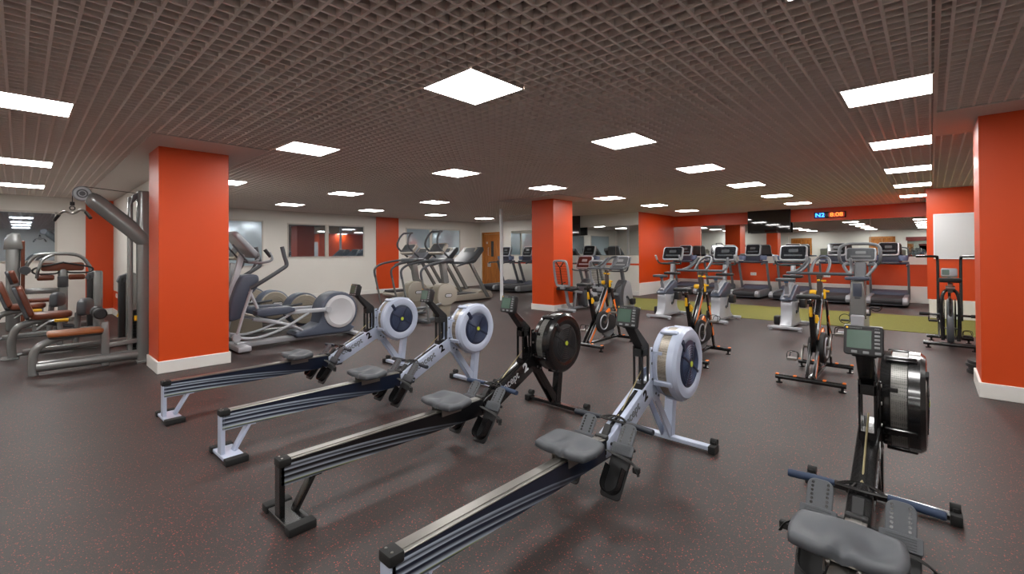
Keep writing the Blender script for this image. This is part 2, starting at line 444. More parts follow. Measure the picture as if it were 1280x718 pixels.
# baseboards
def base(name, x0, x1, y0, y1, h=.13):
    b = MB(); b.box(x0, x1, y0, y1, 0, h, .004, seg=1); struct(name, b, M['skirt'])
base('baseboard_left', XL, XL + .02, YB, .95); base('baseboard_left', XL + .0, XL + .035, .95, 1.38); base('baseboard_left', XL, XL + .02, 1.6, 7.85)
base('baseboard_left', XL, XL + .035, 7.85, 8.69); base('baseboard_left', XL, XL + .02, 8.69, YF)
base('baseboard_far', -12.0, XO, YF - .02, YF); base('baseboard_partition', XL, -6.75, 1.372, 1.4)
base('baseboard_recess', XO, XO + .025, YF - .02, YM, .37)
base('baseboard_back', XO, -.0, YM - .025, YM, .41)
base('baseboard_right_far', .015, XR, YW - .025, YW, .36); base('baseboard_return', -.03, .015, YW - .025, YM, .36)
base('baseboard_behind', XL, XR, YB, YB + .02); base('baseboard_right', XR - .02, XR, YB, YW)
# painted bands on the mirror wall
b = MB(); b.box(XO, -.0, YM - .012, YM, .95, 1.15); struct('trim_5', b, M['skirt'])
b = MB(); b.box(-11.56, XO, YF - .012, YF, .9, .955); struct('trim_6', b, M['orange'])
b = MB(); b.box(-.055, .0, YW + .01, YW + .05, .36, CZ); struct('trim_7', b, M['orange'])
# columns
def column(x0, x1, y0, y1):
    b = MB(); b.box(x0, x1, y0, y1, 0, CZ, .004, seg=1); o = struct('column', b, M['orange'])
    b = MB(); e = .018; b.box(x0 - e, x1 + e, y0 - e, y1 + e, 0, .132, .004, seg=1); struct('column_baseboard', b, M['skirt'])
column(-6.745, -6.192, 1.026, 1.70)
column(-6.73, -6.11, 7.97, 8.70)
column(.32, 1.05, 5.765, 6.42)
b = MB(); b.tube([(-8.64, 8.94, 0), (-8.64, 8.94, CZ)], .045, 16); o = b.build('pole', M['white_pl'])
tag(o, 'slim white round pole standing between the treadmills and the orange centre column', 'pole')

# windows of the left wall
def window(n, y0, y1, z0, z1, mull, glassm):
    fr = MB(); t = .035
    x0, x1 = XL - .01, XL + .03
    fr.box(x0, x1, y0, y1, z1 - t, z1); fr.box(x0, x1, y0, y1, z0, z0 + t * .6)
    fr.box(x0, x1, y0, y0 + t * .6, z0, z1); fr.box(x0, x1, y1 - t, y1, z0, z1)
    for mu in mull: fr.box(x0, x1 + .01, mu - .05, mu + .05, z0, z1)
    o = struct('window_%d' % n, fr, M['wframe'])
    edges = [y0] + list(mull) + [y1]
    for a, c in zip(edges, edges[1:]):
        g = MB(); g.box(XL + .004, XL + .012, a + .02, c - .02, z0 + .02, z1 - .02); g.build('window_pane', glassm, o)
window(1, -1.9, .52, 1.17, 2.19, [-.6], M['glass'])
window(2, 2.6, 4.45, .97, 2.2, [], M['glass_glare'])
window(3, 5.08, 7.42, 1.2, 2.17, [6.2], M['glass'])
window(4, 8.99, 11.42, 1.2, 2.18, [10.03], M['glass_glare'])
# mirrors
def mirror(name, x0, x1, Y, z0, z1, lab, seams=()):
    b = MB(); b.box(x0, x1, Y - .012, Y - .002, z0, z1); o = b.build(name, M['mirror']); tag(o, lab, 'mirror')
    for s in seams:
        q = MB(); q.box(s - .004, s + .004, Y - .014, Y - .011, z0, z1); q.build('seam', M['trimmetal'], o)
    return o
mirror('wall_mirror', XO + .002, -.06, YM, 1.15, 2.13, 'long wall mirror on the orange wall behind the row of treadmills', (-5.5, -3.0, -1.15))
mirror('wall_mirror', -11.56, XO - .002, YF, 1.2, 2.11, 'long wall mirror on the white far wall beside the wooden door', (-9.2, -7.15))
b = MB(); b.box(-.95, .6, YB + .002, YB + .012, .5, 1.85); o = b.build('wall_mirror', M['mirror']); tag(o, 'small mirror on the white wall opposite the treadmills, seen as a reflection', 'mirror')
q = MB(); q.box(-1.0, .65, YB + .002, YB + .05, 1.85, 2.05); q.build('header_board', mat('dark_red_paint', rgb(110, 32, 28), .5), o)
# doors
def door(n, x0, x1, Y, sgn, z1, double=False):
    """wooden door in a wooden frame; sgn=-1: wall faces -Y"""
    f = MB(); ya, yb = sorted((Y, Y + sgn * .05))
    f.box(x0, x0 + .08, ya, yb, 0, z1, .004, seg=1); f.box(x1 - .08, x1, ya, yb, 0, z1, .004, seg=1); f.box(x0, x1, ya, yb, z1 - .08, z1, .004, seg=1)
    o = struct('door_%d' % n, f, M['woodf'])
    mids = [x0 + .08, (x0 + x1) / 2, x1 - .08] if double else [x0 + .08, x1 - .08]
    for a, c in zip(mids, mids[1:]):
        p = MB(); yc, yd = sorted((Y, Y + sgn * .03)); p.box(a + .004, c - .004, yc, yd, .005, z1 - .085, .003, seg=1)
        lf = p.build('door_leaf', M['wood'], o)
        k = MB(); ye, yf = sorted((Y + sgn * .03, Y + sgn * .036)); k.box(a + .22, a + .4, ye, yf, .75, .9); k.box(a + .16, a + .24, ye, yf, 1.65, 1.73)
        k.build('push_plate', M['alu'], lf)
        k = MB(); k.box(a + .42, a + .56, ye, yf, 1.15, 1.75); k.build('vision_panel', M['screen'], lf)
        k = MB(); hy = Y + sgn * .075; k.tube([(a + .3, Y + sgn * .03, 1.2), (a + .3, hy, 1.2), (a + .3, hy, 1.5), (a + .3, Y + sgn * .03, 1.5)], .01, 8); k.build('pull_handle', M['alu'], lf)
door(1, -13.1, -12.05, YF, -1, 2.1)
door(2, -2.6, -1.45, YB, 1, 2.1, True)
door(3, -6.5, -5.4, YB, 1, 2.1, True)
# ceiling lights
ordn = ['nearest', 'second', 'third', 'fourth', 'fifth', 'sixth', 'seventh', 'eighth']
def ceiling_light(lit=True):
    r = thing('ceiling_light')
    f = MB(); s = .264
    for (a, b2, c, d) in ((-s, s, -s, -s + .012), (-s, s, s - .012, s), (-s, -s + .012, -s, s), (s - .012, s, -s, s)): f.box(a, b2, c, d, -.005, .055)
    f.box(-s + .012, s - .012, -s + .012, s - .012, .007, .055); f.build('frame', M['trimmetal'], r)
    d = MB(); d.box(-s + .008, s - .008, -s + .008, s - .008, -.0025, .006); d.build('diffuser', M['lamp'], r)
    return r
L0 = ceiling_light(); first = True
rows = [(-.235, 'beside the right ceiling trim', [4.43, 6.64, 8.86, 11.07, 13.25], 'nearest the viewpoint'),
        (-2.43, 'in the row pointing at the wall clock', [2.23, 4.43, 6.64, 8.86, 11.07, 13.2], ''),
        (-5.22, 'in the row over the centre column', [2.23, 4.43, 6.64, 8.86, 11.07, 13.2], ''),
        (-8.57, 'in the row leading to the white pole', [2.3, 4.41, 6.61], ''),
        (-11.43, 'in the row along the window wall', [4.44, 6.63, 8.86, 10.97], '')]
def place_light(x, y, lab, group='square ceiling light panels'):
    global first
    if first: o = L0; first = False
    else: o = copy_tree(L0)
    o.location = (x, y, CZ); tag(o, lab, 'ceiling light', group)
for X, txt, ys, _ in rows:
    for k, Y in enumerate(ys):
        lab = 'lit ceiling panel %s, %s' % (txt, ordn[k])
        place_light(X, Y, lab)
place_light(-.235, 2.23, 'lit ceiling panel whose corner just shows at the top edge of the photo')
for X, t in ((-5.22, 'large lit ceiling panel cut by the left edge of the photo, nearest of three'),
             (-8.57, 'lit ceiling panel at the left edge, middle one of the three above the weight machines'),
             (-11.43, 'lit ceiling panel at the left edge, farthest of the three above the weight machines')):
    place_light(X, .03, t)
for X in (-11.43, -8.57, -5.22, -2.43, -.235):
    place_light(X, -2.17, 'square lit ceiling panel behind the viewpoint, seen only in the mirrors', 'ceiling panels seen only in the mirrors')
for X in (-2.43, -.235):
    place_light(X, .03, 'square lit ceiling panel above the viewpoint, seen only in the mirrors', 'ceiling panels seen only in the mirrors')
place_light(2.4, .03, 'added ceiling panel right of the viewpoint, put in to light the right side', 'ceiling panels seen only in the mirrors')  # this and the next two panels are added, out of view, to brighten the right
place_light(2.4, 4.0, 'added ceiling panel right of the viewpoint, put in to light the right side', 'ceiling panels seen only in the mirrors')
place_light(2.4, 8.4, 'added ceiling panel right of the viewpoint, put in to light the right side', 'ceiling panels seen only in the mirrors')
# unlit ceiling vent strip near far wall
b = MB(); b.box(-10.1, -9.2, 10.85, 11.05, CZ - .012, CZ + .03, .003, seg=1); o = b.build('ceiling_vent', M['trimmetal']); tag(o, 'slim unlit vent strip in the ceiling near the far wall, left of the centre column', 'vent')
# sockets on the partition and mirror wall
def socket(x, Y, z, lab, w=.16):
    r = thing('wall_socket', (x, Y, z)); p = MB(); p.box(-w / 2, w / 2, -.014, 0, -.045, .045, .004, seg=1); p.build('plate', M['socket'], r)
    for s in (-.04, .04):
        h = MB(); h.box(s - .012, s - .006, -.0155, -.0135, -.012, .0); h.box(s + .006, s + .012, -.0155, -.0135, -.012, .0); h.box(s - .003, s + .003, -.0155, -.0135, .006, .018); h.build('pin_hole', M['blackm'], r)
    return tag(r, lab, 'socket')
socket(-3.94, YM - .001, .62, 'white double socket on the orange band behind the treadmills, left of two')
socket(-2.1, YM - .001, .62, 'white double socket on the orange band behind the treadmills, right of two')
socket(-12.6, 1.388, .44, 'white socket on the orange band of the partition, farther from the column')
socket(-10.7, 1.388, .44, 'white socket on the orange band of the partition, nearer the column')
# whiteboard
r = thing('whiteboard', (.5, YW, 0)); p = MB(); p.box(-.445, .6, -.018, -.002, 1.15, 1.98); p.build('panel', M['board'], r)
p = MB()
for a in ((-.46, .615, -.024, -.001, 1.135, 1.152), (-.46, .615, -.024, -.001, 1.978, 1.995), (-.46, -.443, -.024, -.001, 1.135, 1.995), (.598, .615, -.024, -.001, 1.135, 1.995)): p.box(*a)
p.build('frame', M['white_pl'], r); tag(r, 'blank white wall board on the orange wall above the air bike', 'whiteboard')
# televisions
r = thing('television', (-3.48, YM, 2.17)); Mx = T(0, -.16, 0, rx=math.radians(0))
p = MB(); p.box(-.56, .56, -.03, .03, -.33, .33, .008, Mx); p.build('casing', M['blackm'], r)
p = MB(); p.box(-.545, .545, -.033, -.029, -.312, .318, 0, Mx); p.build('screen', M['tv'], r)
p = MB(); p.box(-.1, .1, -.13, -.002, -.1, .1); p.build('wall_bracket', M['black'], r)
tag(r, 'wide black television hung high on the mirror wall left of the clock', 'television')
r = thing('television', (-8.78, YF - .36, 2.17), 0); Mx = T(0, -.06, 0, rz=math.radians(25))
p = MB(); p.box(-.5, .5, -.03, .03, -.31, .31, .008, Mx); p.build('casing', M['blackm'], r)
p = MB(); p.box(-.485, .485, -.033, -.029, -.295, .3, 0, Mx); p.build('screen', M['tv'], r)
p = MB(); p.bar((0, .02, 0), (0, .3, 0), .08, .08); p.box(-.12, .12, .29, .352, -.15, .15); p.build('wall_bracket', M['black'], r)
tag(r, 'black television on the white far wall, half hidden by the orange centre column', 'television')
# digital clock
r = thing('digital_clock', (-2.015, YM, 2.285)); p = MB(); p.box(-.36, .36, -.05, -.001, -.085, .085, .01); p.build('casing', M['black'], r)
p = MB(); p.prism(rrect(.235, .14, .03, cx=-.225), -.052, -.0495, 'y'); p.build('blue_panel', M['bluebg'], r)
p = MB(); p.prism(rrect(.36, .14, .03, cx=.15), -.052, -.0495, 'y'); p.build('red_panel', M['redbg'], r)
F = T(0, -.054, 0, rx=PI / 2)
text_mesh('N2', .15, .001, T(-.225, -.054, 0, rx=PI / 2), 'blue_digits', M['cyanled'], r, .0015, 'CENTER', 1.15)
text_mesh('8:08', .15, .001, T(.15, -.054, 0, rx=PI / 2), 'red_digits', M['redled'], r, .0015, 'CENTER', 1.15)
text_mesh('8', .13, .001, T(-.065, -.054, 0, rx=PI / 2), 'unlit_digit', M['dimled'], r, .002, 'CENTER')
tag(r, 'digital wall clock with blue N2 and red 8:08 digits above the mirror', 'clock')
# ------------------------------------------------------------------ rowing machine
def rower(label, loc, rz, frame, shell, railm, perfm, gripm, disc, textm, boltm, seat_y=1.02):
    r = thing('rowing_machine', loc, rz)
    P = lambda b, n, m, p=r: b.build(n, m, p)
    # rear leg and foot
    b = MB(); b.box(-.165, .165, -.03, .085, .012, .032, .003, seg=1); b.box(-.031, .031, -.026, .0, .03, .275, .003, seg=1)
    b.bar((0, .055, .03), (0, .15, .19), .055, .02, bev=.003); b.box(-.03, .03, .13, .18, .175, .19); P(b, 'rear_leg', frame)
    for s in (-1, 1):
        b = MB(); x0, x1 = sorted((s * .115, s * .172)); b.box(x0, x1, -.037, .092, 0, .04, .006); P(b, 'rubber_foot', M['rubber'])
    # rail
    b = MB(); z0, z1 = .295, .283
    b.prism([(-.02, .180), (-.02, z0), (1.46, z1 - .004), (1.46, .168)], -.031, .031, 'x', .003, 1); rail = P(b, 'rail', railm)
    b = MB(); b.prism([(-.0, z0 + .001), (-.0, z0 + .007), (1.31, z1 + .005), (1.31, z1 - .003)], -.034, .034, 'x', .002, 1)
    b.prism([(.02, z0 + .006), (.02, z0 + .010), (1.31, z1 + .008), (1.31, z1 + .004)], -.017, .017, 'x'); b.build('steel_track', M['steel'], rail)
    b = MB(); b.box(-.036, .036, -.030, .03, .270, .310, .008); b.build('end_cap', M['rubber'], rail)
    b = MB()
    for x in (-.018, .018): b.lathe([(0, .002), (.005, .002), (.005, 0)], (x, -.01, .310), 'z', 10)
    b.build('screw', M['steel'], rail)
    # seat
    sy = seat_y
    b = MB(); t = bmesh.new(); N = 18; Mm = 26; grid = []
    W, Lq = .160, .114
    def top(u, v):   # u -1..1 across, v -1..1 along
        d = 0
        d -= .021 * math.exp(-(((abs(u) - .5) / .3) ** 2 + ((v + .05) / .55) ** 2))
        d -= .022 * math.exp(-((u / .16) ** 2 + ((v + 1.0) / .55) ** 2))
        d += .006 * (v > 0) * v
        return d
    def outl(u, v):   # square -> rounded outline
        k = .34
        x = u * math.sqrt(1 - k * v * v / 2) * W; y = v * math.sqrt(1 - k * u * u / 2) * Lq
        if v < 0: y += .028 * math.exp(-(u / .25) ** 2) * (-v) ** 2
        y += .018 * (abs(u) ** 2) * (-1 if v > 0 else .4) * abs(v)
        return x, y
    vt = {}
    for i in range(Mm + 1):
        for j in range(N + 1):
            u = -1 + 2 * i / Mm; v = -1 + 2 * j / N; x, y = outl(u, v)
            e = max(abs(u), abs(v)); rd = -.012 * max(0, (e - .86) / .14) ** 2
            vt[i, j] = t.verts.new((x, sy + y, .358 + top(u, v) + rd))
    for i in range(Mm):
        for j in range(N): t.faces.new([vt[i, j], vt[i + 1, j], vt[i + 1, j + 1], vt[i, j + 1]])
    ring = [(i, 0) for i in range(Mm)] + [(Mm, j) for j in range(N)] + [(i, N) for i in range(Mm, 0, -1)] + [(0, j) for j in range(N, 0, -1)]
    lo = [t.verts.new((vt[k].co.x * 1.01, sy + (vt[k].co.y - sy) * 1.01, vt[k].co.z - .02)) for k in ring]
    lo2 = [t.verts.new((vt[k].co.x * .93, sy + (vt[k].co.y - sy) * .93, .316)) for k in ring]
    n = len(ring)
    for q in range(n):
        a, c = ring[q], ring[(q + 1) % n]
        t.faces.new([vt[c], vt[a], lo[q], lo[(q + 1) % n]]); t.faces.new([lo[(q + 1) % n], lo[q], lo2[q], lo2[(q + 1) % n]])
    t.faces.new(lo2[::-1]); bmesh.ops.recalc_face_normals(t, faces=t.faces); b._merge(t)
    st = b.build('seat', M['seatgrey'], r, sharp=60)
    b = MB(); b.box(-.05, .05, sy - .075, sy + .075, .298, .318, .003, seg=1)
    for sx in (-1, 1):
        b.box(sx * .05 - .003, sx * .05 + .003, sy - .08, sy + .08, .262, .316)
        for yy in (-.055, .055): b.lathe([(0, -.006), (.012, -.006), (.012, .006), (0, .006)], (sx * .042, sy + yy, .285), 'x', 14)
    b.build('carriage', M['steel'], st)
    # inclined main beam
    b = MB(); beam = [(1.31, .185), (1.31, .272), (1.84, .500), (1.90, .515), (1.90, .395), (1.48, .200), (1.44, .185)]
    b.prism(beam, -.041, .041, 'x', .006, 2)
    mb = P(b, 'main_beam', frame)
    b = MB(); b.bar((0, 1.36, .2955), (0, 1.72, .4505), .022, .004); b.build('chain_slot', M['black'], mb)
    ang = math.atan2(.218, .51)
    Mt = Matrix(((0, 0, 1, .0425), (math.cos(ang), -math.sin(ang), 0, 1.445), (math.sin(ang), math.cos(ang), 0, .285), (0, 0, 0, 1)))
    text_mesh('concept', .080, .0006, Mt, 'lettering', textm, mb, .0015, 'LEFT', .97)
    Mt2 = Mt.copy(); Mt2.translation = Vector((.0425, 1.445 + math.cos(ang) * .315, .285 + math.sin(ang) * .315))
    text_mesh('2', .088, .0006, Mt2, 'lettering_2', boltm, mb, .004, 'LEFT', 1.1)
    # bracket
    b = MB(); b.prism([(1.83, .40), (1.83, .70), (1.86, .70), (1.875, .55), (1.93, .55), (1.96, .36), (1.88, .35)], .034, .042, 'x', .002, 1)
    b.prism([(1.83, .40), (1.83, .70), (1.86, .70), (1.875, .55), (1.93, .55), (1.96, .36), (1.88, .35)], -.042, -.034, 'x', .002, 1)
    b.box(.03, .10, 1.86, 1.90, .655, .675); b.box(.03, .10, 1.86, 1.90, .46, .48)
    br = P(b, 'bracket', frame)
    b = MB()
    for yy, zz in ((1.845, .68), (1.845, .60), (1.85, .50), (1.90, .50), (1.90, .40), (1.935, .38)):
        for sx in (-1, 1): b.lathe([(0, sx * .003), (.008, sx * .003), (.008, 0)], (sx * .042, yy, zz), 'x', 10)
    b.build('bolt', M['steel'] if frame == M['black'] else M['dgrey'], br)
    # monitor mast (slotted frame), arm, monitor
    b = MB(); 
    for sx in (-1, 1):
        xa, xb = sorted((sx * .031, sx * .023))
        b.box(xa, xb, 1.735, 1.757, .48, .72, .002, seg=1); b.box(xa, xb, 1.808, 1.83, .49, .72, .002, seg=1)
    b.box(-.031, .031, 1.735, 1.83, .655, .70, .002, seg=1); b.box(-.031, .031, 1.735, 1.83, .45, .49)
    b.prism([(1.76, .70), (1.835, .70), (1.82, .73), (1.66, .862), (1.635, .862), (1.635, .842)], -.031, .031, 'x', .003, 1)
    arm = P(b, 'monitor_arm', M['blackm'] if frame != M['black'] else M['black'])
    mm = T(0, 1.625, .912, rx=math.radians(-14))
    b = MB(); b.prism(rrect(.135, .125, .012), -.022, .012, 'y', .003, 1, mm); b.box(-.05, .05, .01, .04, -.05, .05, .006, mm); b.bar((0, 1.63, .875), (0, 1.645, .845), .09, .03, bev=.008)
    mo = P(b, 'monitor', M['blackm'])
    b = MB(); b.box(-.056, .028, -.0235, -.021, -.034, .043, 0, mm); b.build('lcd_screen', M['lcd'], mo)
    b = MB()
    for k in range(5): b.box(.038, .056, -.026, -.021, -.03 + k * .016, -.021 + k * .016, .001, mm, 1)
    for k in range(3): b.box(-.04 + k * .04, -.02 + k * .04, -.026, -.021, -.055, -.044, .001, mm, 1)
    b.build('button', M['lcd_edge'], mo)
    b = MB(); b.lathe([(0, -.0245), (.004, -.0245), (.004, -.02)], (-.056, 0, .052), 'y', 12, mm); b.build('logo_dot', M['yellow'], mo)
    text_mesh('concept2', .010, .0004, mm @ T(-.049, -.0235, .052, rx=PI / 2), 'brand_lettering', M['lcd_edge'], mo, 0, 'LEFT', 1.2)
    text_mesh('PM4', .009, .0004, mm @ T(.038, -.0235, .052, rx=PI / 2), 'model_lettering', M['lcd_edge'], mo)
    # flywheel, axis along x
    cx, cy, cz = .105, 2.07, .580; Rr = .232
    def rings(prof): return [(q[0], q[1]) for q in prof]
    b = MB(); c = (cx, cy, cz)
    b.lathe([(.148, .083), (.165, .092), (.19, .092), (.215, .088), (Rr, .070), (Rr, .030), (Rr - .008, .026), (Rr - .02, .026), (Rr - .02, .02), (.14, .02), (.148, .083)], c, 'x', 56)
    b.lathe([(.15, -.075), (.20, -.082), (Rr - .012, -.07), (Rr - .004, -.035), (Rr - .012, -.030), (.15, -.03), (.15, -.075)], c, 'x', 56)
    # clamps across the band
    for a in (62, 118, 205, 262, 335):
        th = math.radians(a); u = Vector((0, math.cos(th), math.sin(th))); tt = Vector((0, -math.sin(th), math.cos(th)))
        p = Vector(c) + u * (Rr + .002)
        Mx = Matrix(((1, 0, 0, p.x), (0, tt.y, u.y, p.y), (0, tt.z, u.z, p.z), (0, 0, 0, 1)))
        b.box(-.055, .06, -.017, .017, -.012, .010, .007, Mx)
    fw = P(b, 'flywheel_cage', shell)
    b = MB(); b.lathe([(Rr - .010, -.031), (Rr - .010, .027)], c, 'x', 64); b.lathe([(Rr - .013, -.031), (Rr - .013, .027)], c, 'x', 64); b.build('perforated_band', perfm, fw)
    b = MB(); b.lathe([(.150, .078), (.150, .084), (.128, .093), (.05, .093), (.03, .098), (0, .098)], c, 'x', 56)
    b.lathe([(0, -.078), (.15, -.078), (.15, -.07)], c, 'x', 40)
    for a in (60, 150, 240, 330):
        th = math.radians(a); u = Vector((0, math.cos(th), math.sin(th)))
        b.bar(Vector(c) + Vector((.094, 0, 0)) + u * .03, Vector(c) + Vector((.090, 0, 0)) + u * .145, .012, .016, side=(1, 0, 0), bev=.002)
    th = math.radians(128); u = Vector((0, math.cos(th), math.sin(th))); b.bar(Vector(c) + Vector((.088, 0, 0)) + u * .125, Vector(c) + Vector((.094, 0, 0)) + u * .205, .012, .034, bev=.004)
    dk = b.build('fan_cover', disc, fw)
    b = MB()
    for k in range(6): b.torus((cx + .0945, cy, cz), .046 + k * .0150, .0020, 'x', 44, 5)
    b.build('louvre', M['louv1'] if disc == M['navy'] else M['louv2'], dk)
    b = MB(); b.lathe([(0, .101), (.017, .101), (.019, .097), (.019, .09)], c, 'x', 20); b.build('hub_badge', M['hub'], dk)
    b = MB(); b.lathe([(0, -.01), (.192, -.01), (.192, .01), (0, .01)], c, 'x', 40)
    for k in range(16):
        th = 2 * PI * k / 16; u = Vector((0, math.cos(th), math.sin(th))); b.bar(Vector(c) + u * .08, Vector(c) + u * .20, .05, .004)
    b.build('flywheel', M['dgrey'], fw)
    # front legs and floor bar
    b = MB(); b.prism([(1.885, .42), (1.955, .40), (2.235, .03), (2.165, .03)], .005, .020, 'x', .002, 1)
    b.prism([(1.885, .42), (1.955, .40), (2.235, .03), (2.165, .03)], -.050, -.038, 'x', .002, 1)
    b.prism([(2.165, .03), (2.225, .03), (2.275, .40), (2.215, .40)], -.035, .025, 'x', .003, 1)
    P(b, 'front_leg', frame)
    b = MB(); b.box(-.29, .29, 2.165, 2.215, .014, .042, .004, seg=1); P(b, 'floor_bar', frame)
    for s in (-1, 1):
        b = MB(); x0, x1 = sorted((s * .27, s * .315)); b.box(x0, x1, 2.15, 2.23, 0, .05, .006)
        b.lathe([(0, -.02), (.022, -.02), (.022, .02), (0, .02)], (s * .29, 2.215, .062), 'x', 18); b.box(x0 + .01, x1 - .01, 2.19, 2.235, .04, .07, .004, seg=1)
        P(b, 'caster_cap', M['rubber'])
    # foot rests
    pz = .38; a = math.radians(52)
    for s in (-1, 1):
        fx = s * .125
        Mf = Matrix.Translation((fx, 1.425, .335)) @ Matrix.Rotation(-math.radians(43) + PI / 2, 4, 'X') @ Matrix.Rotation(0, 4, 'Z')
        # local x across, local y towards the toes (up), local z faces the rower
        Mf = Matrix(((1, 0, 0, fx), (0, math.cos(a), -math.sin(a), 1.30), (0, math.sin(a), math.cos(a), .212), (0, 0, 0, 1)))
        b = MB()
        # lower plate under the shoe
        b.prism(rrect(.115, .25, .02, cy=-.075), -.012, .0, 'z', .003, 1, Mf)
        fr = b.build('footrest', M['blackm'], r)
        b = MB(); b.prism(rrect(.090, .155, .030, 6, cy=.105), .0, .008, 'z', .002, 1, Mf)
        b.prism(rrect(.125, .055, .006, cy=.045), .006, .014, 'z', .002, 1, Mf)
        for k in range(5): b.box(-.045, .045, .026 + k * .009, .030 + k * .009, .014, .017, 0, Mf)
        b.build('toe_plate', M['footgrey'], fr)
        b = MB()
        for kx in (-.026, .026):
            for k in range(6): b.lathe([(0, .0085), (.0055, .0085), (.0055, .007)], (kx, .085 + k * .016, 0), 'z', 8, Mf)
        b.build('hole', M['black'], fr)
        # heel cup
        b = MB(); th = [-.052, .052]
        hp = []
        for k in range(13):
            t2 = PI + PI * k / 12; hp.append((.05 * math.cos(t2), -.135 + .05 * math.sin(t2)))
        inner = [(x * .88, -.135 + (y + .135) * .88) for x, y in hp]
        poly = [(-.05, -.05)] + hp + [(.05, -.05), (.044, -.05)] + inner[::-1] + [(-.044, -.05)]
        b.prism(poly, 0, .05, 'z', 0, 1, Mf); b.build('heel_cup', M['black'], fr)
        # strap over the foot
        b = MB(); sp = [(-s * .066, .02, .0), (-s * .05, .01, .05), (0, .0, .068), (s * .055, -.005, .05), (s * .085, -.012, .015), (s * .105, -.03, .012), (s * .12, -.055, -.0)]
        sp = [Mf @ Vector(q) for q in sp]; b.tube(sp, .019, 8, 4, flat=.22)
        q = sp[-2]; b.box(q.x - .018, q.x + .018, q.y - .012, q.y + .012, q.z - .018, q.z + .012, .004, seg=1)
        b.build('strap', M['rubber'], fr)
    b = MB(); b.box(-.185, .185, 1.34, 1.355, .245, .26, .003, seg=1); P(b, 'footrest_crossbar', M['blackm'])
    b = MB(); b.box(-.036, .036, 1.30, 1.335, .20, .300, .006); b.prism([(1.335, .285), (1.37, .285), (1.40, .33), (1.385, .34)], -.02, .02, 'x', .003, 1); P(b, 'handle_hook', M['blackm'])
    # handle resting on the beam
    hy, hz = 1.45, .345
    hn = thing_part('handle', r)
    b = MB(); pts = [(-.075, hy, hz), (-.045, hy + .03, hz + .004), (0, hy + .045, hz + .005), (.045, hy + .03, hz + .004), (.075, hy, hz)]
    b.tube(pts, .007, 8, 4); b.tube([(-.10, hy - .005, hz), (0, hy - .012, hz), (.10, hy - .005, hz)], .008, 8, 3)
    for xx in (-.03, 0, .03): b.bar((xx, hy - .012, hz), (xx * .6, hy + .042, hz + .005), .006, .008)
    b.box(-.05, .05, hy + .01, hy + .035, hz - .035, hz - .01, .004, seg=1)
    hd = b.build('handle', M['black'], r)
    for s in (-1, 1):
        b = MB(); b.tube([(s * .085, hy - .004, hz), (s * .15, hy - .012, hz - .001), (s * .24, hy - .022, hz - .002), (s * .245, hy - .0225, hz - .002)], [.012, .0155, .0165, .010], 14, 3); b.build('grip', gripm, hd)
    b = MB(); b.tube([(0, hy + .045, hz + .006), (0, hy + .075, hz + .012)], .008, 8); b.tube([(0, hy + .07, hz + .012), (0, 1.79, .56)], .0038, 8); b.build('chain', M['gold'], hd)
    return tag(r, label, 'rowing machine', 'rowing machines on the speckled rubber floor')
def thing_part(n, r): return None
RL = dict(frame=M['light'], shell=M['light'], railm=M['railnavy'], perfm=M['perf'], disc=M['navy'], textm=M['mgrey'], boltm=M['black'])
RB = dict(frame=M['black'], shell=M['black'], railm=M['railblack'], perfm=M['perfg'], disc=M['blackm'], textm=M['lsilver'], boltm=M['white_pl'])
rower('pale grey rowing machine farthest left, its rail ending beside the orange column', (-4.43, .78, 0), math.radians(1.5), gripm=M['navygrip'], **RL)
rower('pale grey rowing machine second from the left, next to the black one', (-3.33, .885, 0), math.radians(1.2), gripm=M['navygrip'], **RL)
rower('black rowing machine with blue handle grips in the middle of the row', (-2.33, .87, 0), 0, gripm=M['blue'], **RB)
rower('pale grey rowing machine in the foreground, its rail cut by the bottom edge', (-1.335, .845, 0), 0, gripm=M['navygrip'], **RL)
rower('black rowing machine at the right, seen from behind its grey seat and green monitor', (-.215, .83, 0), 0, gripm=M['blue'], **RB)
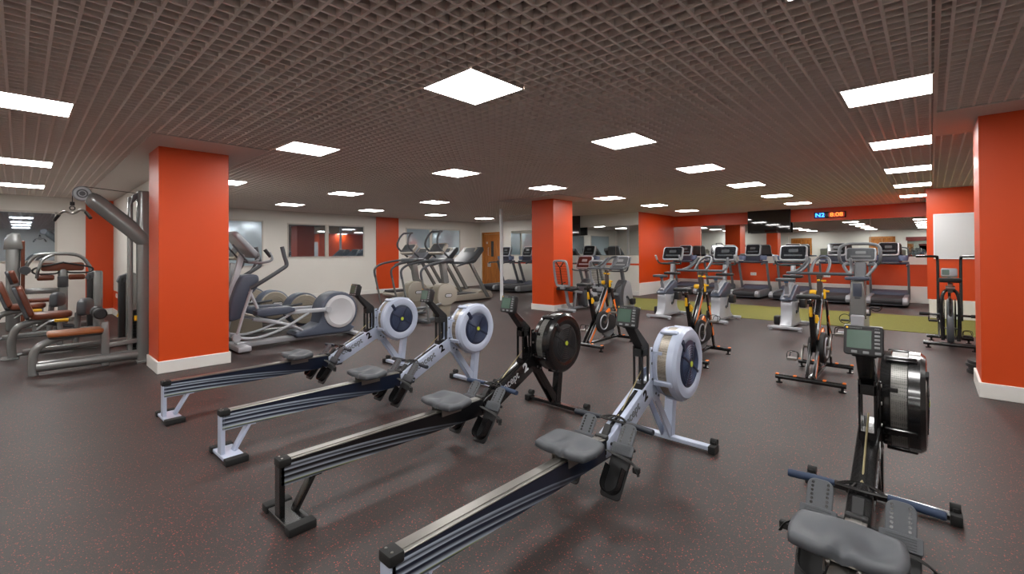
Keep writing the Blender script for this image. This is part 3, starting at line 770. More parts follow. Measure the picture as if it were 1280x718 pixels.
# ------------------------------------------------------------------ spin bikes
def foot_discs(b, pts):
    for (x, y) in pts: b.lathe([(0, 0), (.03, 0), (.03, .012), (.012, .018), (.012, .04), (0, .04)], (x, y, 0), 'z', 14)
def pedal(root, x, y, z, m=None, cage=True):
    b = MB(); b.box(x - .045, x + .045, y - .04, y + .04, z - .012, z + .012, .003, seg=1); pd = b.build('pedal', m or M['steel'], root)
    if cage:
        b = MB(); b.tube([(x - .04, y - .04, z), (x - .04, y + .08, z + .01), (x - .03, y + .10, z + .05), (x + .03, y + .10, z + .05), (x + .04, y + .08, z + .01), (x + .04, y - .04, z)], .004, 6, 3)
        b.tube([(x - .045, y - .02, z), (x - .04, y, z + .07), (x + .04, y, z + .07), (x + .045, y - .02, z)], .004, 6, 3)
        b.build('toe_cage', M['black'], pd)
    return pd
def spin_bike(label, loc, rz=0):
    r = thing('spin_bike', loc, rz)
    # rear / front stabilisers
    for y, w, nm in ((0, .285, 'rear_stabiliser'), (.87, .25, 'front_stabiliser')):
        b = MB(); b.tube([(-w, y, .062), (w, y, .062)], .024, 12); foot_discs(b, [(-w + .03, y), (w - .03, y)])
        o = b.build(nm, M['black'], r)
        for s in (-1, 1):
            for q in (.95, .42):
                c = MB(); c.box(s * w * q - .014, s * w * q + .014, y - .018, y + .018, .082, .093, .003, seg=1); c.build('orange_pad', M['orangep'], o)
    # twin lower rails and main beam rising to the head
    b = MB()
    for s in (-1, 1):
        b.bar((s * .028, .02, .08), (s * .03, .30, .40), .018, .05, bev=.004)
    b.bar((0, .26, .34), (0, .60, .80), .05, .075, bev=.01); b.bar((0, .0, .065), (0, .87, .065), .05, .03, bev=.004)
    fr = b.build('frame', M['black'], r)
    for s in (-1, 1):
        c = MB(); c.bar((s * .04, .05, .105), (s * .042, .28, .37), .004, .022); c.build('silver_stripe', M['lsilver'], fr)
        c = MB(); c.bar((s * .042, .07, .085), (s * .044, .30, .345), .004, .028); c.build('orange_stripe', M['orangep'], fr)
        c = MB(); c.bar((s * .0275, .30, .40), (s * .0275, .56, .75), .004, .042); c.build('orange_stripe', M['orangep'], fr)
        c = MB(); c.bar((s * .0275, .32, .47), (s * .0275, .55, .79), .004, .012); c.build('silver_stripe', M['lsilver'], fr)
    b = MB(); b.prism([(.545, .70), (.63, .72), (.66, .84), (.60, .88), (.55, .80)], -.035, .035, 'x', .008)
    b.build('head', M['black'], r)
    # fork down to the front stabiliser
    for s in (-1, 1):
        b = MB(); b.bar((s * .055, .61, .78), (s * .06, .84, .08), .02, .045, bev=.004); fk = b.build('fork', M['black'], r)
        c = MB(); c.bar((s * .067, .66, .62), (s * .0715, .79, .24), .004, .040); c.build('orange_stripe', M['orangep'], fk)
    # flywheel
    b = MB(); b.lathe([(.04, -.02), (.19, -.012), (.205, -.018), (.205, .018), (.19, .012), (.04, .02)], (0, .60, .30), 'x', 48)
    b.lathe([(0, -.045), (.045, -.045), (.045, .045), (0, .045)], (0, .60, .30), 'x', 20); fwl = b.build('flywheel', M['mgrey'], r)
    b = MB(); b.torus((0, .60, .30), .206, .011, 'x', 44, 8); b.build('rim', M['dgrey'], fwl)
    # drive cover with pale ring, cranks
    b = MB(); out = [(.60 + .10 * math.cos(t), .30 + .10 * math.sin(t)) for t in [math.radians(a) for a in range(-80, 81, 16)]] + [(.36 + .155 * math.cos(t), .33 + .155 * math.sin(t)) for t in [math.radians(a) for a in range(85, 276, 16)]]
    b.prism(out, .04, .085, 'x', .012); dc = b.build('drive_cover', M['blackm'], r)
    b = MB(); b.torus((.087, .36, .33), .098, .009, 'x', 40, 8); b.build('ring', M['lsilver'], dc)
    b = MB(); b.disc((-.05, .36, .33), .10, .02); b.build('chain_cover', M['blackm'], r)
    b = MB(); b.tube([(-.11, .36, .33), (.11, .36, .33)], .018, 12)
    b.bar((-.11, .36, .33), (-.11, .26, .20), .014, .028, bev=.003); b.bar((.11, .36, .33), (.11, .46, .46), .014, .028, bev=.003)
    b.tube([(-.11, .26, .20), (-.20, .26, .20)], .008, 8); b.tube([(.11, .46, .46), (.20, .46, .46)], .008, 8); b.build('crank', M['steel'], r)
    pedal(r, -.19, .26, .20); pedal(r, .19, .46, .46)
    b = MB(); b.prism([(.44, .30), (.46, .42), (.60, .50), (.66, .44), (.62, .34), (.52, .26)], -.034, .034, 'x', .01, 2); b.build('orange_guard', M['orangep'], r)
    # saddle post and saddle
    b = MB(); b.bar((0, .27, .30), (0, .14, .70), .045, .06, bev=.006); b.bar((0, .16, .62), (0, .10, .80), .03, .04, bev=.003); b.bar((0, .02, .805), (0, .18, .815), .035, .03, bev=.003)
    sp = b.build('saddle_post', M['black'], r)
    b = MB(); b.box(-.012, .012, .085, .125, .66, .76, .006); b.lathe([(0, 0), (.018, 0), (.018, .03), (0, .03)], (.03, .14, .64), 'x', 14); b.box(.03, .055, .12, .14, .60, .68, .006); b.build('adjuster', M['yellow'], sp)
    b = MB(); pts = smooth_poly([(-.085, -.13), (-.10, -.07), (-.06, .0), (-.025, .10), (0, .145), (.025, .10), (.06, .0), (.10, -.07), (.085, -.13), (0, -.10)], 4)
    b.prism(pts, .842, .880, 'z', .012, 3, T(0, .08, 0)); b.build('saddle', M['blackm'], r, sharp=60)
    # handlebar post, yellow knobs, handlebar
    b = MB(); b.bar((0, .60, .78), (0, .575, 1.03), .042, .05, bev=.005); b.bar((0, .56, 1.03), (0, .68, 1.035), .05, .03, bev=.004)
    hp = b.build('handlebar_post', mat_cache('post_taupe', rgb(84, 74, 70), .35, .3), r)
    b = MB(); b.lathe([(0, -.03), (.026, -.03), (.03, 0), (.026, .03), (0, .03)], (-.06, .60, .86), 'x', 16); b.tube([(-.06, .6, .86), (0, .6, .86)], .009, 8); b.build('knob', M['yellow'], hp)
    b = MB(); b.box(.03, .052, .58, .61, .80, .90, .006); b.box(.03, .085, .585, .605, .87, .89, .005, seg=1); b.build('lever', M['yellow'], hp)
    b = MB(); b.box(-.01, .01, .50, .57, .985, 1.005, .004, seg=1); b.box(.0, .06, .555, .575, .98, 1.0, .005, seg=1); b.build('release_lever', M['yellow'], hp)
    b = MB(); z = 1.065
    b.tube([(-.255, .60, z), (-.27, .55, z), (-.255, .52, z), (0, .53, z), (.255, .52, z), (.27, .55, z), (.255, .60, z)], .016, 10, 4)
    b.tube([(-.255, .58, z), (-.21, .70, z + .03), (-.14, .80, z + .12), (-.135, .86, z + .15)], .016, 10, 5)
    b.tube([(.255, .58, z), (.255, .74, z + .04), (.245, .80, z + .12), (.235, .84, z + .15)], .016, 10, 5)
    b.tube([(-.07, .54, z), (-.075, .70, z + .09), (-.05, .80, z + .15), (0, .83, z + .165), (.05, .80, z + .15), (.075, .70, z + .09), (.07, .54, z)], .015, 10, 5)
    b.tube([(-.18, .54, z), (-.13, .70, z + .08), (-.12, .78, z + .15)], .015, 10, 4)
    b.build('handlebar', M['dgrey'], r)
    b = MB(); b.tube([(.06, .66, .55), (.09, .70, .40), (.05, .75, .30), (.09, .62, .20)], .006, 6, 5); b.build('bottle_ring', M['steel'], r)
    return tag(r, label, 'spin bike', 'orange and black spin bikes')
_mc = {}
def mat_cache(n, *a, **k):
    if n not in _mc: _mc[n] = mat(n, *a, **k)
    return _mc[n]
S0 = spin_bike('black and orange spin bike right of the black rower flywheel, farthest left of three', (-3.42, 5.13, 0))
dup(S0, (-2.11, 5.19, 0), 0, 'black and orange spin bike partly behind the foreground rower flywheel')
dup(S0, (-.86, 5.10, 0), 0, 'black and orange spin bike in front of the right rower monitor')

# ------------------------------------------------------------------ upright exercise bikes
def console(root, x, y, z, w, h, tilt, frame, scr, nm='console', depth=.05):
    """rounded console facing -Y, tilted back"""
    Mx = T(x, y, z, rx=-tilt)
    b = MB(); b.prism(rrect(w, h, min(w, h) * .18, 5), -depth / 2, depth / 2, 'y', .010, 2, Mx); c = b.build(nm, frame, root)
    b = MB(); b.prism(rrect(w * .89, h * .84, min(w, h) * .13, 4, 0, h * .015), -depth / 2 - .004, -depth / 2 + .002, 'y', 0, 1, Mx); s = b.build('screen', scr, c)
    b = MB(); b.prism(rrect(w * .34, h * .20, .012, 3, 0, h * .14), -depth / 2 - .007, -depth / 2 - .003, 'y', 0, 1, Mx); b.prism(rrect(w * .66, h * .10, .01, 3, 0, -h * .16), -depth / 2 - .007, -depth / 2 - .003, 'y', 0, 1, Mx); b.build('display', M['lcd_edge'] if scr != M['screen'] else M['greyscreen'], s)
    return c
def upright_bike(label, loc, rz=0):
    r = thing('exercise_bike', loc, rz)
    for y, w in ((.0, .25), (.86, .22)):
        b = MB(); b.bar((-w, y, .045), (w, y, .045), .055, .045, side=(0, 1, 0), bev=.012); foot_discs(b, [(-w + .04, y), (w - .04, y)]); b.build('stabiliser', M['lsilver'], r)
    b = MB(); b.prism(smooth_poly([(.02, .06), (.08, .14), (.12, .30), (.13, .46), (.30, .50), (.62, .50), (.68, .36), (.70, .18), (.84, .06), (.6, .035), (.3, .035)], 4), -.085, .085, 'x', .02, 3)
    b.build('body', M['lsilver'], r)
    b = MB(); b.prism(smooth_poly([(.10, .475), (.12, .53), (.28, .60), (.50, .70), (.66, .71), (.70, .60), (.66, .47), (.4, .44)], 4), -.09, .09, 'x', .022, 3); sh = b.build('shroud', M['slate'], r)
    b = MB(); b.tube([(-.0, .13, .54), (0, .28, .615), (0, .48, .71), (0, .62, .735)], .045, 10, 4, flat=.5); b.build('silver_spine', M['silver'], sh)
    b = MB(); b.bar((0, .22, .55), (0, .16, .72), .06, .055, bev=.008); b.bar((0, .17, .68), (0, .145, .80), .045, .04, bev=.006); sp = b.build('seat_post', M['silver'], r)
    b = MB(); b.box(-.03, .03, .12, .16, .775, .80, .005); b.build('blue_lever', M['cyan'], sp)
    b = MB(); b.prism(smooth_poly([(-.13, -.10), (-.135, .0), (-.07, .07), (-.02, .15), (.02, .15), (.07, .07), (.135, .0), (.13, -.10), (0, -.12)], 4), .80, .85, 'z', .018, 3, T(0, .13, 0)); b.build('seat', M['dgrey'], r, sharp=60)
    b = MB(); b.bar((0, .60, .60), (0, .68, 1.06), .07, .075, bev=.012); b.build('mast', M['silver'], r)
    b = MB(); b.box(-.15, .15, .57, .72, .835, .885, .018); b.build('bottle_tray', M['blackm'], r)
    console(r, 0, .70, 1.26, .42, .29, math.radians(22), M['cframe'], M['screen'])
    b = MB(); z = 1.07
    b.tube([(-.24, .42, z + .14), (-.235, .47, z + .06), (-.22, .55, z), (-.12, .70, z - .02), (.12, .70, z - .02), (.22, .55, z), (.235, .47, z + .06), (.24, .42, z + .14)], .016, 10, 5)
    b.tube([(-.10, .68, z - .02), (-.12, .48, z), (0, .42, z), (.12, .48, z), (.10, .68, z - .02)], .015, 10, 5)
    hb = b.build('handlebar', M['dgrey'], r)
    for s in (-1, 1):
        b = MB(); b.tube([(s * .245, .41, z + .16), (s * .238, .46, z + .07)], .020, 10); b.build('sensor_grip', M['lsilver'], hb)
    b = MB(); b.tube([(-.10, .42, .27), (.10, .42, .27)], .028, 14); b.bar((-.11, .42, .27), (-.11, .34, .12), .016, .03, bev=.003); b.bar((.11, .42, .27), (.11, .50, .42), .016, .03, bev=.003); b.build('crank', M['dgrey'], r)
    for s, y, z in ((-1, .34, .12), (1, .50, .42)):
        b = MB(); b.prism(rrect(.17, .15, .03, 4, y, z), s * .13, s * .22, 'x', .012) if s > 0 else b.prism(rrect(.17, .15, .03, 4, y, z), -.22, -.13, 'x', .012)
        b.build('pedal', M['blackm'], r)
    return tag(r, label, 'exercise bike', 'silver upright exercise bikes in a row before the turf')
U0 = upright_bike('silver upright exercise bike nearest the orange recess wall, leftmost of four', (-3.92, 8.47, 0))
dup(U0, (-2.90, 8.50, 0), 0, 'silver upright exercise bike behind the spin bike nearest the foreground rower')
dup(U0, (-1.77, 8.50, 0), 0, 'silver upright exercise bike with its seat left of the right spin bike handlebar')
# fourth machine with a wide pedestal
r = thing('exercise_bike', (-.83, 8.52, 0))
for y, w in ((.0, .25), (.9, .25)):
    b = MB(); b.bar((-w, y, .045), (w, y, .045), .055, .045, side=(0, 1, 0), bev=.012); foot_discs(b, [(-w + .04, y), (w - .04, y)]); b.build('stabiliser', M['lsilver'], r)
b = MB(); b.prism([(.12, .035), (.12, .30), (.20, .34), (.85, .34), (.9, .035)], -.085, .085, 'x', .02, 3); b.build('base_cover', M['lsilver'], r)
b = MB(); b.prism([(-.10, .26), (.10, .26), (.085, .84), (-.085, .84)], .16, .30, 'y', .02, 3); pd = b.build('pedestal', M['grey'], r)
b = MB(); b.box(-.055, .055, .152, .162, .60, .80, .006); b.build('panel', M['slate'], pd)
b = MB(); b.box(-.035, .035, .150, .162, .565, .595, .004, seg=1); b.build('yellow_badge', M['dgrey'], pd)
b = MB(); b.prism(rrect(.31, .20, .06, 5, 0, .18), .85, .90, 'z', .015, 3); b.build('seat', M['slate'], r)
b = MB(); b.bar((0, .56, .30), (0, .68, 1.12), .14, .10, bev=.02); b.build('mast', M['mgrey'], r)
console(r, 0, .68, 1.235, .40, .22, math.radians(18), M['silver'], M['greyscreen'])
b = MB()
b.tube([(-.12, .62, 1.08), (-.22, .54, 1.09), (-.255, .48, 1.16), (-.26, .48, 1.28), (-.235, .50, 1.37), (-.14, .55, 1.405), (0, .56, 1.41), (.14, .55, 1.405), (.235, .50, 1.37), (.26, .48, 1.28), (.255, .48, 1.16), (.22, .54, 1.09), (.12, .62, 1.08)], .024, 12, 5)
hb = b.build('loop_handlebar', M['mgrey'], r)
for s in (-1, 1):
    b = MB(); b.tube([(s * .17, .60, 1.10), (s * .20, .46, 1.06), (s * .14, .36, .96), (s * .10, .30, .90)], .022, 10, 5); b.build('side_handle', M['mgrey'], r)
b = MB(); b.tube([(-.13, .46, .30), (.13, .46, .30)], .02, 12); b.bar((.13, .46, .30), (.13, .40, .42), .016, .03); b.bar((-.13, .46, .30), (-.13, .52, .18), .016, .03); b.build('crank', M['dgrey'], r)
for s, y, z in ((1, .40, .42), (-1, .52, .18)):
    b = MB(); b.box(min(s * .14, s * .25), max(s * .14, s * .25), y - .04, y + .04, z - .012, z + .012, .004, seg=1); p = b.build('pedal', M['blackm'], r)
    b = MB(); b.torus((s * .20, y + .02, z + .02), .075, .006, 'y', 24, 6); b.build('strap', M['blackm'], p)
tag(r, 'exercise bike with a wide grey pedestal and looped handlebar, rightmost beside the air bike', 'exercise bike', 'silver upright exercise bikes in a row before the turf')
r['label'] = 'exercise bike with wide grey pedestal and looped handlebar, left of the air bike'

# ------------------------------------------------------------------ recumbent bikes
def recumbent(label, loc, rz=0):
    r = thing('recumbent_bike', loc, rz)
    for y, w in ((.0, .25), (1.15, .25)):
        b = MB(); b.bar((-w, y, .045), (w, y, .045), .055, .045, side=(0, 1, 0), bev=.012); foot_discs(b, [(-w + .04, y), (w - .04, y)]); b.build('stabiliser', M['lsilver'], r)
    b = MB(); b.tube([(0, -.02, .50), (0, .02, .38), (0, .08, .16), (0, .22, .06)], .036, 10, 5); b.bar((0, .1, .06), (0, 1.1, .06), .07, .05, bev=.01); b.bar((0, .30, .06), (0, .36, .40), .05, .06, bev=.01); b.build('frame', M['silver'], r)
    b = MB(); b.bar((0, -.10, .50), (0, .75, .36), .07, .05, bev=.01); b.build('seat_rail', M['silver'], r)
    b = MB(); b.prism(smooth_poly([(-.13, -.22), (-.20, -.18), (-.20, .05), (-.10, .20), (.10, .20), (.20, .05), (.20, -.18), (.13, -.22)], 3), .47, .54, 'z', .02, 3, T(0, .12, 0)); se = b.build('seat', M['blackm'], r)
    b = MB(); b.box(-.17, -.02, .30, .34, .47, .49, .006); b.build('blue_lever', M['cyan'], se)
    Mb = T(0, -.10, .55, rx=math.radians(12))
    out = smooth_poly([(-.12, .02), (-.17, .06), (-.185, .30), (-.17, .52), (-.12, .575), (.12, .575), (.17, .52), (.185, .30), (.17, .06), (.12, .02)], 3)
    b = MB(); b.tube([Mb @ Vector((x, 0, z)) for x, z in out + [out[0]]], .026, 10, 0); bf = b.build('backrest_frame', M['silver'], r)
    b = MB()
    for k in range(15):
        z = .06 + k * .036; b.tube([Mb @ Vector((-.165, 0, z)), Mb @ Vector((0, -.02, z)), Mb @ Vector((.165, 0, z))], .0045, 5, 3)
    b.tube([Mb @ Vector((-.10, -.01, .56)), Mb @ Vector((0, -.03, .45)), Mb @ Vector((.10, -.01, .56))], .012, 8, 4); b.tube([Mb @ Vector((0, -.03, .45)), Mb @ Vector((0, -.03, .03))], .012, 8)
    b.build('mesh_back', M['black'], bf)
    b = MB(); b.box(-.06, .06, -.15, -.06, .50, .60, .015); b.build('backrest_bracket', M['silver'], r)
    b = MB()
    for s in (-1, 1): b.tube([(s * .10, .0, .48), (s * .24, -.02, .50), (s * .25, .12, .58), (s * .24, .30, .62)], .013, 8, 5)
    b.build('side_handle', M['blackm'], r)
    b = MB(); b.prism(smooth_poly([(.62, .10), (.60, .35), (.66, .52), (.80, .64), (.98, .66), (1.08, .50), (1.16, .20), (1.18, .05), (.8, .04)], 4), -.09, .09, 'x', .025, 3); bd = b.build('body', M['lsilver'], r)
    b = MB(); b.prism(smooth_poly([(.60, .08), (.58, .34), (.64, .55), (.78, .68), (.86, .66), (.74, .50), (.70, .30), (.72, .08)], 4), -.096, .096, 'x', .02, 3); b.build('dark_cowl', M['dgrey'], bd)
    b = MB(); b.bar((0, .88, .60), (0, .76, 1.0), .07, .07, bev=.012); b.build('mast', M['mgrey'], r)
    console(r, 0, .74, 1.06, .40, .32, math.radians(26), M['cframe'], M['redscreen'] if 'left of two' in label else M['greyscreen'])
    b = MB(); z = .93
    b.tube([(-.27, .58, z + .12), (-.27, .56, z + .02), (-.20, .60, z - .04), (0, .70, z - .05), (.20, .60, z - .04), (.27, .56, z + .02), (.27, .58, z + .12)], .016, 10, 5); b.build('handlebar', M['dgrey'], r)
    b = MB(); b.tube([(-.11, .84, .32), (.11, .84, .32)], .028, 14); b.bar((-.12, .84, .32), (-.12, .74, .42), .016, .03); b.bar((.12, .84, .32), (.12, .94, .22), .016, .03); b.build('crank', M['dgrey'], r)
    for s, y, z in ((-1, .74, .42), (1, .94, .22)):
        b = MB(); b.prism(rrect(.14, .13, .03, 4, y, z), min(s * .14, s * .22), max(s * .14, s * .22), 'x', .012); b.build('pedal', M['blackm'], r)
    return tag(r, label, 'recumbent bike', 'recumbent bikes behind the spin bikes')
recumbent('silver recumbent bike with mesh backrest in front of the centre column, left of two', (-5.87, 8.10, 0))
recumbent('silver recumbent bike with mesh backrest behind the left spin bike, right of two', (-4.98, 8.15, 0))

# ------------------------------------------------------------------ air bike
r = thing('air_bike', (.185, 8.25, 0))
for y, w in ((.0, .27), (.68, .24)):
    b = MB(); b.tube([(-w, y, .065), (w, y, .065)], .026, 12); foot_discs(b, [(-w + .05, y), (w - .05, y)]); b.build('stabiliser', M['black'], r)
b = MB(); b.bar((0, 0, .07), (0, .68, .07), .05, .04, bev=.005)
for s in (-1, 1):
    b.tube([(s * .075, .12, .10), (s * .085, .12, .40), (s * .085, .12, .62), (s * .06, .13, .74), (0, .13, .79)], .020, 10, 5)
    b.bar((s * .11, .50, .08), (s * .11, .58, .34), .02, .04)
fr = b.build('frame', M['black'], r)
b = MB(); b.bar((0, .12, .74), (0, .10, .86), .05, .06, bev=.006); b.lathe([(0, -.045), (.03, -.045), (.03, .045), (0, .045)], (0, .10, .80), 'x', 14); b.build('seat_post', M['steel'], r)
b = MB(); b.prism(smooth_poly([(-.10, -.10), (-.11, .0), (-.05, .09), (-.02, .17), (.02, .17), (.05, .09), (.11, .0), (.10, -.10), (0, -.12)], 4), .875, .935, 'z', .02, 3, T(0, .10, 0)); b.build('seat', M['rubber'], r, sharp=60)
b = MB(); b.lathe([(.03, -.03), (.26, -.03), (.275, -.015), (.275, .015), (.26, .03), (.03, .03)], (0, .45, .36), 'x', 40); wh = b.build('fan_wheel', M['dgrey'], r)
b = MB()
for k in range(9): b.torus((-.055, .45, .36), .05 + k * .028, .0035, 'x', 36, 5); b.torus((.055, .45, .36), .05 + k * .028, .0035, 'x', 36, 5)
b.torus((0, .45, .36), .29, .014, 'x', 40, 8); b.build('wire_cage', M['black'], wh)
b = MB(); b.prism(smooth_poly([(.10, .10), (.08, .30), (.16, .42), (.34, .46), (.46, .36), (.44, .12), (.26, .06)], 4), -.035, .035, 'x', .012); b.build('drive_cover', M['dgrey'], r)
for s in (-1, 1):
    b = MB(); b.tube([(s * .115, .40, .34), (s * .115, .46, .60), (s * .115, .50, 1.10), (s * .12, .50, 1.19), (s * .14, .47, 1.215), (s * .34, .40, 1.215)], .017, 10, 3); b.build('swing_arm', M['black'], r)
    b = MB(); b.tube([(s * .06, .30, .42), (s * .30, .30, .42)], .016, 10); pg = b.build('foot_peg', M['black'], r)
    b = MB(); b.tube([(s * .20, .30, .42), (s * .31, .30, .42)], .022, 12); b.build('peg_sleeve', M['rubber'], pg)
b = MB(); b.tube([(-.10, .30, .24), (.10, .30, .24)], .016, 10); b.bar((-.10, .30, .24), (-.10, .22, .34), .014, .026); b.bar((.10, .30, .24), (.10, .38, .14), .014, .026); b.build('crank', M['steel'], r)
pedal(r, -.17, .22, .34, M['blackm']); pedal(r, .17, .38, .14, M['blackm'])
b = MB(); b.bar((0, .52, .62), (0, .56, .96), .03, .03); b.build('console_mast', M['black'], r)
b = MB(); Mc = T(0, .55, .985, rx=math.radians(-12)); b.prism(rrect(.17, .12, .02), -.03, .03, 'y', .008, 2, Mc); c = b.build('console', M['silver'], r)
b = MB(); b.prism(rrect(.075, .075, .01, 3, -.035, 0), -.034, -.028, 'y', 0, 1, Mc); b.build('screen', M['lcd'], c)
tag(r, 'black air bike with tall bent handle arms below the white wall board', 'air bike')

# ------------------------------------------------------------------ weight plates
pl = None
for k in range(4):
    b = MB(); b.lathe([(.025, 0), (.07, 0), (.075, -.002), (.19, -.002), (.20, 0), (.20, .03), (.19, .032), (.075, .024), (.07, .032), (.025, .032), (.025, 0)], (0, 0, 0), 'z', 44)
    o = b.build('weight_plate', M['plate']); o.location = (.47 + (.0, .012, -.008, .006)[k], 6.87, .003 + k * .0345)
    tag(o, ['dark iron weight plate at the bottom of the stack behind the right column', 'dark iron weight plate second from the bottom of the stack by the right column', 'dark iron weight plate third from the bottom of the stack by the right column', 'dark iron weight plate topmost of the stack behind the right column'][k], 'weight plate', 'stacked weight plates behind the right column')
# ------------------------------------------------------------------ treadmills (silver and navy)
def treadmill(label, loc, rz=0, group='silver treadmills facing the mirror'):
    r = thing('treadmill', loc, rz)
    b = MB(); b.box(-.30, .30, .05, 1.36, .045, .16, .01); b.build('deck', M['dgrey'], r)
    b = MB(); b.prism([(.03, .13), (.04, .19), (.06, .205), (1.30, .205), (1.30, .19), (.07, .19), (.06, .14)], -.285, .285, 'x')
    b.lathe([(0, -.285), (.068, -.285), (.068, .285), (0, .285)], (0, .085, .135), 'x', 28); b.build('belt', M['belt'], r)
    for s in (-1, 1):
        b = MB(); x0, x1 = sorted((s * .285, s * .375)); b.prism([(.10, .04), (.10, .22), (1.34, .235), (1.40, .04)], x0, x1, 'x', .012); sr = b.build('side_rail', M['mgrey'], r)
        b = MB(); b.prism([(-.01, .08), (-.02, .14), (.03, .215), (.16, .228), (.16, .06), (.04, .05)], x0 - .004, x1 + .004, 'x', .018, 3); b.build('end_cap', M['silver'], sr)
    b = MB(); b.prism([(1.10, .06), (1.10, .21), (1.18, .28), (1.42, .32), (1.50, .26), (1.50, .05)], -.36, .36, 'x', .02, 3); b.build('motor_hood', M['slate'], r)
    for s in (-1, 1):
        b = MB(); b.bar((s * .365, 1.28, .10), (s * .365, .92, .98), .05, .095, bev=.014); b.build('upright', M['mgrey'], r)
        b = MB(); b.tube([(s * .365, .96, .96), (s * .365, .70, .965), (s * .355, .50, .955), (s * .35, .46, .93)], .022, 10, 4); b.build('handrail', M['dgrey'], r)
        b = MB(); b.lathe([(.0, -.06), (.085, -.06), (.10, .04), (.085, .07), (.05, .06), (.0, .04)], (s * .275, .95, 1.11), 'z', 20); b.build('cup_holder', M['bluecup'], r)
    b = MB(); b.box(-.38, .38, .88, 1.04, .965, 1.03, .02); b.prism(rrect(.50, .20, .05, 4, 0, 1.10), .93, 1.03, 'y', .02, 3); b.build('dashboard', M['navyp'], r)
    b = MB(); b.tube([(-.20, .86, 1.0), (-.15, .78, 1.0), (.15, .78, 1.0), (.20, .86, 1.0)], .017, 10, 4); b.box(-.04, .04, .765, .80, .985, 1.02, .008); b.build('grip_bar', M['dgrey'], r)
    console(r, 0, .98, 1.335, .40, .35, math.radians(20), M['cframe'], M['screen'], depth=.06)
    b = MB(); b.prism(rrect(.42, .33, .05, 5, 0, 0), .03, .07, 'y', .02, 3, T(0, .98, 1.335, rx=math.radians(-20))); b.build('console_back', M['mgrey'], r)
    b = MB(); b.lathe([(0, .0), (.02, .0), (.02, .006), (0, .006)], (.22, .87, 1.03), 'z', 12); b.build('stop_button', mat_cache('red_button', rgb(190, 30, 26), .4), r)
    return tag(r, label, 'treadmill', group)
xs = [-.76, -1.80, -2.79, -3.79, -4.78, -5.76]
labs = ['silver treadmill facing the mirror, nearest the right wall behind the wide pedestal bike',
        'silver treadmill facing the mirror, second from the right, under the clock',
        'silver treadmill facing the mirror, behind the third upright exercise bike',
        'silver treadmill facing the mirror, under the television',
        'silver treadmill facing the mirror, behind the second upright exercise bike',
        'silver treadmill facing the mirror, beside the orange recess wall']
T0 = treadmill(labs[0], (xs[0], 13.44, 0))
for x, l in zip(xs[1:], labs[1:]): dup(T0, (x, 13.44, 0), 0, l)
g2 = 'silver treadmills along the white far wall'
for k, (x, l) in enumerate(zip([-11.1, -10.08, -7.62], ['silver treadmill in front of the wooden door, behind the white pole', 'silver treadmill at the far wall between the white pole and centre column', 'silver treadmill at the far wall just right of the orange centre column'])):
    o = dup(T0, (x, 10.75, 0), 0, l); o['group'] = g2
# ------------------------------------------------------------------ beige treadmills along the window wall
def beige_treadmill(label, loc, rz=0):
    r = thing('treadmill', loc, rz)
    b = MB(); b.prism([(.02, .05), (.0, .10), (.06, .17), (1.25, .20), (1.70, .20), (1.78, .12), (1.76, .03), (.2, .03)], -.36, .36, 'x', .02, 3); b.build('deck', M['beigel'], r)
    b = MB(); b.box(-.27, .27, .03, 1.25, .165, .212, .008); b.build('belt', M['belt'], r)
    b = MB(); b.prism([(1.2, .18), (1.28, .25), (1.52, .28), (1.74, .22), (1.76, .16)], -.34, .34, 'x', .02, 3); b.build('motor_hood', M['beige'], r)
    for s in (-1, 1):
        b = MB(); b.prism([(1.52, .06), (1.64, .06), (.98, 1.02), (.88, 1.02)], min(s * .33, s * .40), max(s * .33, s * .40), 'x', .015); b.build('upright', M['grey'], r)
        b = MB(); b.tube([(s * .36, 1.05, 1.10), (s * .37, .80, 1.04), (s * .38, .55, .98), (s * .38, .45, .95)], [.05, .045, .035, .02], 12, 4, flat=.7); b.build('handrail', M['dgrey'], r)
    b = MB(); b.prism([(.80, 1.0), (.78, 1.06), (1.05, 1.20), (1.34, 1.46), (1.42, 1.46), (1.44, 1.36), (1.12, 1.04), (.98, .99)], -.37, .37, 'x', .025, 3); b.build('dashboard', M['dgrey'], r)
    Mc = T(0, 1.24, 1.33, rx=math.radians(-36))
    b = MB(); b.prism(rrect(.50, .28, .05, 5), -.035, .02, 'y', .012, 2, Mc); c = b.build('console', M['beigel'], r)
    b = MB(); b.prism(rrect(.40, .21, .02, 4), -.040, -.03, 'y', 0, 1, Mc); b.build('screen', M['greyscreen'], c)
    return tag(r, label, 'treadmill', 'beige treadmills beside the windows')
B0 = beige_treadmill('beige treadmill with grey console nearest the wooden door, in front of the white pole', (-9.48, 7.30, 0))
dup(B0, (-10.55, 7.30, 0), 0, 'beige treadmill beside the windows, just left of the one nearest the door')
dup(B0, (-11.65, 7.30, 0), 0, 'beige treadmill beside the windows, behind the stair climbers, nearest the wall')

